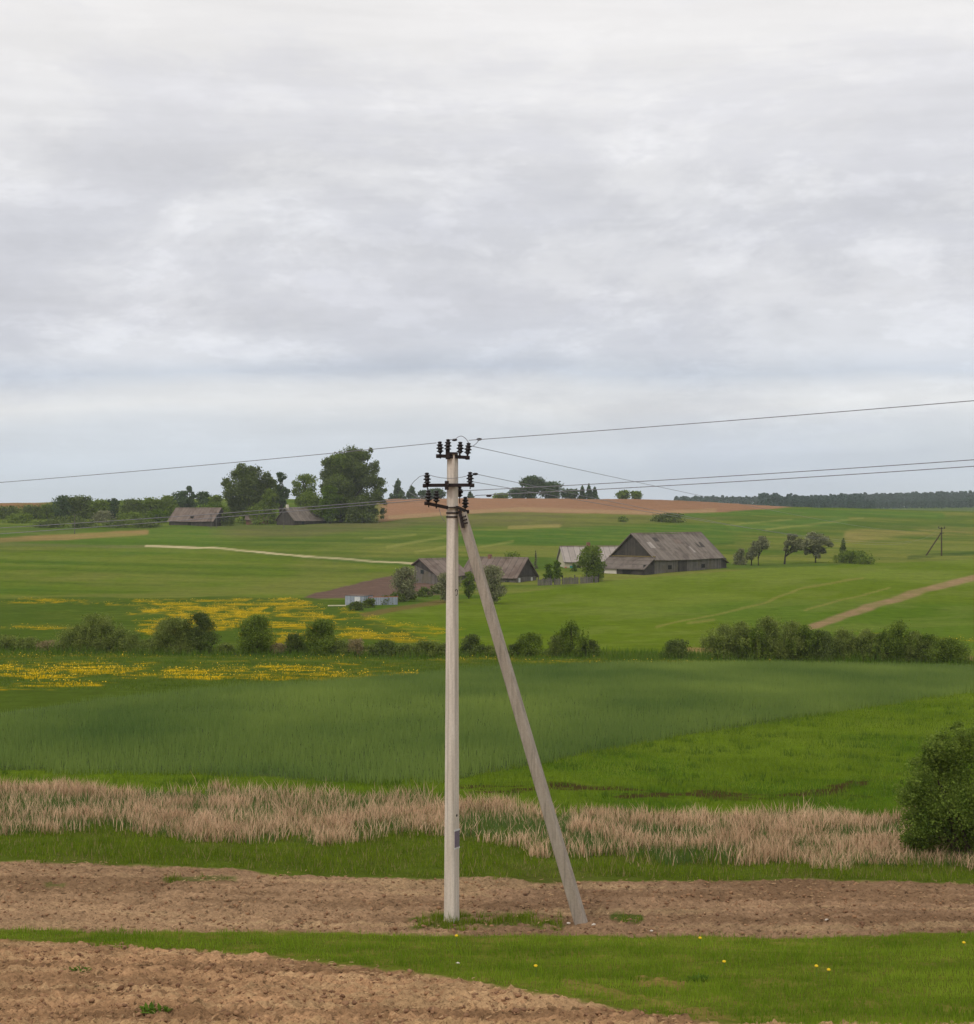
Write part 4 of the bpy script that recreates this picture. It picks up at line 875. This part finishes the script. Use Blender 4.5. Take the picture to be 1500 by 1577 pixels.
# right of the barn
plant(1140, 870, 844, 30, 'spiky', M['leaf_grey'], 'shrub', 'grey bush nearest to the right end of the barn', 'bush', GR, dens=.8)
plant(1157, 871, 838, 22, [(1158, 849, 9), (1152, 856, 6), (1161, 842, 5)], M['leaf_grey'], 'fruit_tree', 'thin grey fruit tree right after the bush at the barn end', 'tree', GR, dens=1.6, lean=.15, bare=.25, bark='bark_dark')
plant(1168, 871, 826, 30, [(1172, 834, 9), (1164, 840, 8), (1177, 841, 6), (1170, 829, 5)], M['leaf_grey'], 'fruit_tree', 'leaning grey fruit tree with a bent bare trunk near the barn', 'tree', GR, dens=1.5, lean=.08, bare=.3, bark='bark_dark')
plant(1208, 869, 821, 32, [(1214, 829, 7), (1222, 837, 7), (1229, 843, 5), (1209, 836, 6), (1207, 845, 4), (1219, 846, 5)], M['leaf_grey'], 'fruit_tree', 'open crowned fruit tree with forked dark trunk in mid group', 'tree', GR, dens=1.5, lean=.15, bare=.3, bark='bark_dark')
plant(1256, 867, 820, 52, [(1257, 830, 11), (1243, 836, 9), (1270, 833, 9), (1279, 838, 5), (1235, 841, 5), (1257, 843, 11), (1245, 849, 6), (1268, 848, 6), (1257, 855, 6)], M['leaf_grey'], 'fruit_tree', 'fullest round grey fruit tree of the row', 'tree', GR, dens=1.3, bark='bark_dark')
plant(1299, 866, 828, 18, 'cone', M['leaf_dark'], 'shrub', 'small pointed dark tree behind the wide bush', 'bush', GR)
plant(1313, 868, 847, 68, 'bush', M['leaf_mid'], 'shrub', 'wide low rounded bush at the right end of the row', 'bush', GR, dens=1.3)
# stream bushes
HB = [(12, 1002, 978, 40, 'bush', 'leaf_hedge', 'low dark bush at the left edge of the stream line'), (42, 1002, 981, 34, 'bush', 'leaf_hedge', 'second low dark bush from the left edge on the stream'),
 (80, 1003, 986, 40, 'bush', 'leaf_straw', 'dull straw coloured bush left of the first tall willow'), (118, 1004, 962, 56, 'spiky', 'leaf_hedge', 'left shoulder of the first tall loose willow'),
 (148, 1004, 944, 56, 'spiky', 'leaf_hedge', 'first tall loose willow with a pointed top'), (188, 1005, 968, 44, 'spiky', 'leaf_hedge', 'thin willow falling away right of the first tall one'), (268, 1006, 950, 50, 'bush', 'leaf_hedge', 'lighter willow joined to the dark rounded one'),
 (304, 1006, 943, 58, 'bush', 'leaf_dark', 'tall dark rounded willow in front of the dandelions'), (393, 1007, 947, 68, 'bush', 'leaf_mid', 'separate rounded willow, third tall bush from the left'),
 (455, 1008, 975, 36, 'bush', 'leaf_dark', 'low dark bush left of the fourth tall willow'), (494, 1009, 953, 62, 'bush', 'leaf_mid', 'fourth tall rounded willow from the left'),
 (548, 1010, 984, 34, 'bush', 'leaf_straw', 'straw brown shrub right of the fourth tall willow'), (594, 1010, 986, 50, 'bush', 'leaf_dark', 'low dark bush midway between willow and pole'),
 (655, 1011, 986, 46, 'bush', 'leaf_hedge', 'low bush just left of the concrete pole'), (728, 1011, 977, 44, 'bush', 'leaf_dark', 'dark bush between the pole and its brace'),
 (790, 1011, 992, 24, 'bush', 'leaf_dark', 'small bush just right of the brace'), (816, 1011, 974, 46, 'bush', 'leaf_mid', 'rounded bush right of the brace'),
 (858, 1011, 978, 34, 'bush', 'leaf_hedge', 'bush on the left of the pointed willow'), (880, 1011, 954, 52, 'spiky', 'leaf_mid', 'pointed willow right of the brace'), (908, 1011, 985, 34, 'bush', 'leaf_dark', 'low bush on the right of the pointed willow'),
 (1040, 1013, 985, 50, 'bush', 'leaf_dark', 'single rounded bush standing apart in the middle'),
 (1112, 1014, 960, 52, 'spiky', 'leaf_hedge', 'left end willow of the long right hand thicket'), (1142, 1015, 957, 44, 'spiky', 'leaf_hedge', 'second willow of the right hand thicket'),
 (1183, 1015, 948, 56, 'spiky', 'leaf_hedge', 'tallest willow of the right hand thicket'), (1220, 1016, 955, 44, 'spiky', 'leaf_hedge', 'willow with a notched top right of the tallest in the thicket'),
 (1260, 1017, 970, 50, 'bush', 'leaf_dark', 'dark bush in the middle of the right hand thicket'), (1297, 1017, 967, 42, 'spiky', 'leaf_hedge', 'willow right of the dark middle bush in the thicket'),
 (1335, 1018, 968, 42, 'bush', 'leaf_hedge', 'willow left of the pointed one near the thicket right end'), (1386, 1019, 954, 50, 'spiky', 'leaf_mid', 'pointed willow near the right end of the thicket'),
 (1425, 1020, 976, 46, 'bush', 'leaf_mid', 'yellowish rounded bush right of the pointed thicket willow'), (1464, 1020, 982, 48, 'bush', 'leaf_mid', 'last low rounded bush of the thicket by the right edge')]
HB += [(228, 1006, 984, 46, 'bush', 'leaf_hedge', 'low loose bush between first willow and the tall dark rounded one'), (346, 1007, 990, 34, 'bush', 'leaf_hedge', 'low bush between the dark rounded willow and the separate one'),
 (428, 1008, 990, 30, 'bush', 'leaf_straw', 'low brownish bush right of the separate rounded willow'), (526, 1010, 985, 36, 'bush', 'leaf_hedge', 'low bush at the right foot of the fourth tall willow'),
 (572, 1010, 992, 36, 'bush', 'leaf_hedge', 'very low bush right of the straw brown shrub'), (624, 1010, 991, 40, 'bush', 'leaf_hedge', 'low olive bush left of the one beside the pole'),
 (684, 1011, 990, 34, 'bush', 'leaf_hedge', 'low bush mostly behind the concrete pole'), (756, 1011, 994, 34, 'bush', 'leaf_hedge', 'low bush under the brace'),
 (1165, 1016, 965, 40, 'spiky', 'leaf_mid', 'lighter willow left of the tallest in the thicket'), (1240, 1017, 962, 40, 'spiky', 'leaf_mid', 'lighter willow left of the dark middle bush in the thicket'),
 (1360, 1019, 972, 40, 'bush', 'leaf_mid', 'light bush left of the pointed thicket willow'), (1408, 1020, 972, 36, 'bush', 'leaf_hedge', 'olive bush tucked right behind the pointed thicket willow')]
for (u_, vb, vt, w_, k, m_, lab) in HB: plant(u_, vb, vt, w_*(1.6 if u_ > 1100 or u_ < 300 else 1.15), 'spiky' if (u_ > 1100 and vt < 975) else k, M[m_], 'stream_bush', lab, 'bush', GB, dens=1.5 if k == 'bush' else 1.1, leafpx=2.0)
# near bush, right edge
plant(1492, 1322, 1108, 240, [(1500, 1145, 34), (1460, 1165, 34), (1432, 1195, 34), (1414, 1232, 32), (1408, 1268, 30), (1452, 1230, 62), (1440, 1285, 36), (1520, 1200, 66), (1480, 1285, 40), (1545, 1275, 56), (1575, 1200, 60), (1412, 1304, 20), (1438, 1160, 14), (1474, 1132, 16), (1560, 1140, 40), (1394, 1252, 10), (1390, 1290, 12), (1398, 1222, 7), (1420, 1180, 9), (1452, 1138, 9), (1486, 1118, 8), (1428, 1152, 5), (1402, 1200, 6), (1464, 1120, 5)], M['leaf_near'], 'willow_bush', 'large dark green willow bush at the right edge behind the reeds', 'bush', None, dens=1.5, leafpx=3.2, seed=21)

# distant woods
def wood(name, specs, label, leaf=2.4):
    VV = []
    for (u0, u1, Y0, Y1, v0, v1, cnt) in specs:
        for i in range(cnt):
            u_ = rng.uniform(u0, u1); Y_ = rng.uniform(Y0, Y1); X_ = (u_-CU)*Y_/F; zt = (CV-(v0+(v1-v0)*(u_-u0)/(u1-u0)))*Y_/F + rng.normal(-1.2, 1.1); zg = float(terr(X_, Y_))
            H_ = max(6, zt-zg); n = 85; z = zg+H_*(1-rng.uniform(0, 1, n)**1.6*.75); t_ = (z-zg)/H_; w_ = H_*.22*np.sqrt(np.clip(1.05-t_, 0.02, 1))
            a = rng.uniform(0, 6.28, n); P = np.stack([X_+np.cos(a)*w_, Y_+np.sin(a)*w_, z], -1)
            s = leaf*Y_/F*.5; a_ = rng.normal(size=(n, 3)); a_ /= np.linalg.norm(a_, axis=1)[:, None]; b_ = np.cross(a_, rng.normal(size=(n, 3))); b_ /= np.linalg.norm(b_, axis=1)[:, None]
            VV.append(np.stack([P-a_*s*1.2, P-b_*s, P+a_*s*1.2, P+b_*s], 1).reshape(-1, 3))
    V = np.concatenate(VV); o = np_mesh(name, V, np.arange(len(V)).reshape(-1, 4), M['forest_hazy']); tag(o, label, 'wood', kind='stuff')
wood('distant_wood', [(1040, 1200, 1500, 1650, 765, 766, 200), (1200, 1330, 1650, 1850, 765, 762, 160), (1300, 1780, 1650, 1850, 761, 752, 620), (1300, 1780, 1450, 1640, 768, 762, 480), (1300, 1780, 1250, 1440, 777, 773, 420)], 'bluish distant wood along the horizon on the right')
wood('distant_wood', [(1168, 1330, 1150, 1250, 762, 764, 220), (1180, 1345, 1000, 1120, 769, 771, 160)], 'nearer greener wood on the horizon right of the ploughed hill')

# ------------------------------------------------------------------ buildings
def gable_house(p, yaw, Lx, Wy, eave, ridge, name, label, cat, wall='wood_grey', roof='roof_grey', rf=.5, eave_b=None, oh=.35, gable=None):
    """local x along the ridge, y from the front wall (0) to the back wall (Wy)"""
    o = empty(name, p, yaw); tag(o, label, cat)
    eb = eave if eave_b is None else eave_b; yr = Wy*rf
    mb = MB(); mb.prism([(0, 0, -1.2), (0, Wy, -1.2), (0, Wy, eb-.02), (0, yr, ridge-.05), (0, 0, eave-.02)], (Lx, 0, 0)); mb.build('wall', M[wall], o)
    th = .13; mb = MB()
    for (y0, z0, y1, z1) in ((0, eave, yr, ridge), (Wy, eb, yr, ridge)):
        d = Vector((0, y0-y1, z0-z1)).normalized(); e = Vector((0, y0, z0))+d*oh*1.2; nrm = Vector((0, -d.z, d.y)); nrm = nrm if nrm.z > 0 else -nrm
        # a sagging sheet: a few strips along x
        ns = 10
        for i in range(ns):
            x0, x1 = -oh+(Lx+2*oh)*i/ns, -oh+(Lx+2*oh)*(i+1)/ns; sg = lambda x: -.10*math.sin(math.pi*min(1, max(0, (x+oh)/(Lx+2*oh))))-.03*math.sin(x*2.1)
            A0, A1 = Vector((x0, e.y, e.z+sg(x0))), Vector((x1, e.y, e.z+sg(x1))); B0, B1 = Vector((x0, y1, z1+sg(x0)+.02)), Vector((x1, y1, z1+sg(x1)+.02)); t_ = nrm*th
            mb.add([A0, A1, B1, B0, A0+t_, A1+t_, B1+t_, B0+t_], [(0, 1, 2, 3), (7, 6, 5, 4), (0, 4, 5, 1), (3, 2, 6, 7)]+([(0, 3, 7, 4)] if i == 0 else [])+([(1, 5, 6, 2)] if i == ns-1 else []))
    rf_ = mb.build('roof', M[roof], o)
    MB().prism([(-oh, yr-.16, ridge+.08), (-oh, yr+.16, ridge+.08), (-oh, yr, ridge+.24)], (Lx+2*oh, 0, 0)).build('ridge_cap', M['roof_brown'], rf_)
    if gable:
        for s_, x_ in gable:
            MB().prism([(x_, .05, eave-.05), (x_, Wy-.05, eb-.05), (x_, yr, ridge-.12)], (s_*.05, 0, 0)).build('gable', M['wood_dark'], o)
    return o
def panel(parent, face, a, b, z0, z1, m_, name, depth=.06, Wy=0, Lx=0):
    """rectangle on a wall: face F front (y=0), L left gable (x=0), R right gable (x=Lx)"""
    mb = MB()
    if face == 'F': mb.box(((a+b)/2, -depth/2, (z0+z1)/2), (b-a, depth, z1-z0))
    elif face == 'L': mb.box((-depth/2, (a+b)/2, (z0+z1)/2), (depth, b-a, z1-z0))
    else: mb.box((Lx+depth/2, (a+b)/2, (z0+z1)/2), (depth, b-a, z1-z0))
    return mb.build(name, M[m_], parent)
# big barn
p = atY(1008, 282); p.z = (CV-886)*282/F
barn = gable_house(p, R(49), 20.5, 9.2, 2.85, 6.9, 'barn', 'large grey barn with patched sheet roof and a lean to at its left gable', 'barn', gable=[(-1, 0)], oh=.5)
mb = MB(); mb.prism([(-.05, -.3, 3.0), (-.05, 9.5, 3.0), (-3.4, 9.5, 1.0), (-3.4, -.3, 1.0)], (0, 0, .12)); mb.build('lean_to_roof', M['roof_grey'], barn)
MB().box((-.12, 4.6, 3.17), (.35, 9.6, .14)).build('mossy_ledge', M['moss'], barn)
mb = MB(); mb.box((-3.0, 4.6, .1), (.1, 9.0, 2.2)); mb.box((-1.5, .12, .4), (3.0, .1, 2.9)); mb.build('lean_to_wall', M['wood_dark'], barn)
panel(barn, 'L', 0, 0, 0, 0, 'dark', 'x') if False else None
MB().box((-3.08, 7.0, .6), (.06, 2.6, 1.0)).build('pale_panel', M['stone'], barn)
MB().box((-3.08, 3.6, .55), (.06, 1.6, .9)).build('opening', M['dark'], barn)
panel(barn, 'F', 7.0, 9.6, -.6, 2.3, 'wood_dark', 'door'); panel(barn, 'F', 14.2, 15.2, .9, 1.6, 'dark', 'window'); panel(barn, 'F', 4.0, 5.0, .9, 1.6, 'dark', 'window')
mb = MB(); mb.prism([(20.52, .6, -1.2), (20.52, 8.6, -1.2), (20.52, 8.6, 2.4), (20.52, 4.6, 3.2), (20.52, .6, 2.4)], (2.6, 0, 0)); mb.build('end_shed', M['wood_dark'], barn)
mb = MB(); mb.prism([(20.5, .2, 2.75), (20.5, 9.0, 2.75), (23.5, 9.0, 1.5), (23.5, .2, 1.5)], (0, 0, .12)); mb.build('end_shed_roof', M['roof_brown'], barn)
sl = Vector((0, 4.6, 4.05)); ln_ = sl.length; sl.normalize(); nr = Vector((0, -sl.z, sl.y))
for (x_, t_, w_, h_, m_) in ((2.1, 3.2, 1.6, 1.5, 'roof_pale'), (7.4, 1.4, 1.2, 1.8, 'roof_brown'), (11.2, 4.1, 2.2, 1.3, 'roof_brown'), (13.6, 1.9, 1.1, 1.6, 'roof_pale'), (16.9, 3.0, 2.0, 1.4, 'wood_dark'), (5.2, 4.6, 1.4, 1.0, 'wood_dark')):
    c_ = Vector((x_, 0, 2.85))+sl*t_+nr*(.13-.10*math.sin(math.pi*(x_+.5)/21.5)); q_ = Matrix((Vector((1, 0, 0)), sl, nr)).transposed()
    MB().box(c_, (w_, h_, .06), q_).build('roof_patch', M[m_], barn)
# pale roofed house behind it
p = atY(870, 300); p.z = (CV-891)*300/F
h = gable_house(p, R(9), 12, 6.5, 3.1, 5.6, 'farmhouse', 'small cream house with pale sheet roof behind the dense tree', 'house', wall='plaster', roof='roof_pale', oh=.3)
dr = panel(h, 'F', .9, 2.0, .1, 2.3, 'teal', 'door'); panel(h, 'F', 2.2, 2.9, .8, 2.4, 'dark', 'window'); panel(h, 'F', 4.6, 5.5, 1.0, 2.2, 'glass', 'window')
MB().box((.1, -.15, .9), (.35, .2, 2.4)).build('porch_post', M['rust'], h)
MB().box((5.0, 3.2, 6.0), (.6, .6, .9)).build('chimney', M['brick'], h)
# long house: two buildings
p = atY(673, 262); p.z = (CV-907)*262/F
hA = gable_house(p, R(40), 6.2, 5.9, 2.15, 4.5, 'timber_house', 'grey timber house whose left gable faces the garden, left of the pole', 'house', wall='wood_grey', roof='roof_brown', rf=.72, eave_b=3.7, gable=[(-1, 0)])
panel(hA, 'L', 3.4, 4.1, 2.3, 2.9, 'glass', 'window', .1); panel(hA, 'F', 1.2, 2.0, .7, 1.5, 'glass', 'window')
p = atY(795, 266); p.z = (CV-909)*266/F
rt = Vector((math.cos(R(-30)), math.sin(R(-30)), 0)); Lb = 10.2
hB = gable_house(p-rt*Lb, R(-30), Lb, 6.8, 2.1, 4.95, 'timber_house', 'grey timber house with pale doors in its right gable, right of the brace', 'house', wall='wood_grey', roof='roof_brown', gable=[(1, Lb)])
panel(hB, 'R', .7, 1.3, .0, 1.9, 'white', 'door', Lx=Lb); panel(hB, 'R', 4.9, 5.4, .2, 1.9, 'white', 'door', Lx=Lb); panel(hB, 'F', 8.2, 8.9, .7, 1.5, 'glass', 'window')
MB().box((3.4, 3.4, 5.15), (.5, .5, .8)).build('chimney', M['brick'], hB)
# far farm
p = atY(328, 459); p.z = (CV-812.5)*459/F; rt = Vector((math.cos(R(-27)), math.sin(R(-27)), 0)); Lc = 15
hC = gable_house(p-rt*Lc, R(-27), Lc, 7, 1.9, 5.3, 'timber_house', 'far left low farm building with brown sheet roof and dark right gable', 'house', wall='wood_dark', roof='roof_brown', gable=[(1, Lc)])
panel(hC, 'F', 6.5, 7.6, .2, 1.6, 'dark', 'door'); MB().box((7.4, 1.0, 2.75), (.9, .9, .7)).build('dormer', M['dark'], hC); panel(hC, 'F', 8.3, 8.9, -.4, .5, 'stone', 'pale_board')
p = atY(453, 459); p.z = (CV-812)*459/F
hD = gable_house(p, R(52), 13, 6.8, 2.0, 5.3, 'timber_house', 'far farm building with grey roof and tiny chimney under the tall trees', 'house', wall='wood_dark', roof='roof_grey')
MB().box((.6, 3.2, 5.6), (.6, .6, 1.3)).build('chimney', M['stone'], hD); panel(hD, 'F', 3, 4, .5, 1.5, 'glass', 'window')
p = atY(379, 466); p.z = (CV-811)*466/F
hE = gable_house(p, R(2), 6, 3.5, 2.0, 2.8, 'shed', 'low reddish brown shed between the two far farm buildings', 'shed', wall='brick', roof='roof_brown')
panel(hE, 'F', 2, 3, 0, 1.6, 'dark', 'door')
# low pale enclosure in the garden
p = at(561, 933)
o = empty('garden_shed', p, R(-28)); tag(o, 'low whitish panelled garden shed with rusty flat top beside the brown plot', 'shed')
k = p.y/F; wl = 35*k
MB().box((-wl/2, 1.0, .5), (wl, 2.0, 1.3)).build('wall', M['poly'], o)
MB().box((-wl/2, 1.0, 1.18), (wl+.06, 2.06, .06)).build('roof', M['roof_brown'], o)
MB().box((-wl*.35, -.03, .5), (.8, .05, 1.1)).build('door', M['white'], o)
o = empty('garden_fence', p+Vector((.5, .8, 0)), R(22)); tag(o, 'low pale panel fence running right from the whitish garden shed', 'fence')
mb = MB()
for i in range(6): mb.box((.35+i*.62, 0, .45), (.58, .05, 1.0))
mb.build('panels', M['poly'], o); mb = MB().box((1.9, .05, .98), (3.9, .08, .07)); mb.build('rail', M['rust'], o)
for i in range(3): MB().box((.05+i*1.85, .08, .55), (.1, .1, 1.5)).build('post', M['wood_grey'], o)
p = at(519, 934); o = MB().box((0, 0, .1), (2.2, .25, .12), Matrix.Rotation(R(10), 3, 'Z')).build('plank', M['straw']); o.location = p; tag(o, 'pale plank lying in the grass left of the garden shed', 'plank')
# fence between the two farmyards
pa, pb = at(829, 902), at(922, 897)
o = empty('board_fence', pa); tag(o, 'grey board fence from the long house to the barn', 'fence'); d = pb-pa; n = int(d.length/.28); mb = MB()
for i in range(n):
    q = d*(i/n); q.z = float(terr(pa.x+q.x, pa.y+q.y))-pa.z; hgt = 1.0+random.uniform(-.12, .15)
    if random.random() < .93: mb.box((q.x, q.y, q.z+hgt/2), (.22, .04, hgt), Matrix.Rotation(math.atan2(d.y, d.x)+random.uniform(-.05, .05), 3, 'Z'))
mb.build('boards', M['wood_grey'], o)
mb = MB(); mb.tube([(0, .06, .7), (d.x, d.y+.06, d.z+.7)], .05, 4); mb.build('rail', M['wood_grey'], o)
for i in range(6):
    q = d*(i/5); MB().box((q.x, q.y+.12, q.z+.6), (.14, .14, 1.5)).build('post', M['wood_dark'], o)
# wooden posts by the far farm
for (u_, vb, vt, lab) in ((333, 814, 788, 'thin wooden post in front of the dark gable of the far farm'), (325, 814, 792, 'shorter wooden post left of the gable post at the far farm'), (115, 822, 792, 'lone wooden post on the field edge below the dark clump'), (437, 814, 802, 'short stump like post in front of the right far farm building')):
    p = at(u_, vb); Hh = (vb-vt)*p.y/F; mb = MB().tube([(0, 0, -.2), (.02, 0, Hh*.6), (0, 0, Hh)], [.13, .11, .09], 7); mb.box((0, -.12, Hh-.25), (.5, .08, .1)); o = mb.build('wooden_post', M['wood_grey']); o.location = p; tag(o, lab, 'post', 'wooden posts by the far farm')

# ------------------------------------------------------------------ near small things
for (u_, v_, lab) in ((703, 1455, 'single dandelion in the grass strip below the pole foot'), (825, 1504, 'brightest dandelion, at the edge of the ploughed foreground'), (1078, 1459, 'dandelion right of the brace foot in the grass strip'),
    (1115, 1498, 'dandelion left of the close pair in the near grass'), (1257, 1506, 'left one of the close pair of dandelions'), (1276, 1512, 'right one of the close pair of dandelions'), (1484, 1468, 'dandelion nearest the right edge of the near grass')):
    p = at(u_, v_); o = empty('dandelion', p); tag(o, lab, 'flower', 'dandelions in the near grass')
    MB().tube([(0, 0, 0), (.01, 0, .08), (0, -.01, .15)], .004, 5).build('stem', M['stemgreen'], o)
    mb = MB(); mb.lathe([(.003, 0), (.02, .005), (.029, .012), (.025, .018), (.005, .021)], (0, -.01, .15), 12, (0, -.5, 1)); mb.build('flower_head', M['dandelion'], o)
for (u_, v_, s, lab) in ((705, 1486, .035, 'small white stone in the grass below the pole'), (1273, 1420, .045, 'white stone on the ploughed strip far to the right'), (914, 1427, .05, 'pale stone right at the brace foot'), (876, 1424, .045, 'pale stone left of the brace foot'), (1003, 1436, .04, 'pale stone where the ploughed strip meets the grass')):
    p = at(u_, v_); iv, fi = icosa(); g = np.random.default_rng(int(u_)); V = iv*(1+g.uniform(-.25, .25, (12, 1)))*np.array([1.3, 1, .7])*s*.65; V[:, 2] += s*.7
    o = np_mesh('stone', V, fi, M['stone']); o.location = p; tag(o, lab, 'stone', 'pale stones')
for (u_, v_, s, lab) in ((236, 1560, .34, 'leafy grey green weed in the ploughed foreground'), (122, 1496, .24, 'small weed patch near the left edge of the foreground soil'), (1075, 1512, .26, 'dark weed clump in the near grass on the right')):
    p = at(u_, v_); o = empty('weed', p); tag(o, lab, 'weed'); g = np.random.default_rng(int(u_)); VV = []; ff = []
    for i in range(46):
        a = g.uniform(0, 6.28); b0 = np.array([g.normal(0, s*.3), g.normal(0, s*.2), 0]); ln = s*g.uniform(.25, .6); up = g.uniform(.3, 1.2); d = np.array([math.cos(a), math.sin(a), up]); d /= np.linalg.norm(d); w = np.array([-math.sin(a), math.cos(a), 0])*ln*.16
        k_ = len(VV); VV += [b0, b0+d*ln*.5+w, b0+d*ln-np.array([0, 0, ln*.15]), b0+d*ln*.5-w]; ff.append((k_, k_+1, k_+2, k_+3))
    np_mesh('leaves', np.array(VV), np.array(ff), M['grass_tuft'], o)
    MB().tube([(0, 0, -.02), (.01, 0, s*.45)], .006, 5).build('stem', M['stemgreen'], o)

# ------------------------------------------------------------------ air
HZ = 0.00012
mb = MB().box((0, 1750, 20), (13000, 3860, 70)); hz = mb.build('haze', None)
m = bpy.data.materials.new('haze'); m.use_nodes = True; t = m.node_tree; t.nodes.clear()
pv = N(t, 'ShaderNodeVolumePrincipled'); pv.inputs['Color'].default_value = (.86, .93, 1, 1); pv.inputs['Density'].default_value = HZ; pv.inputs['Anisotropy'].default_value = .2
om = N(t, 'ShaderNodeOutputMaterial'); L(t, pv.outputs[0], om.inputs['Volume']); hz.data.materials.append(m); tag(hz, kind='stuff')
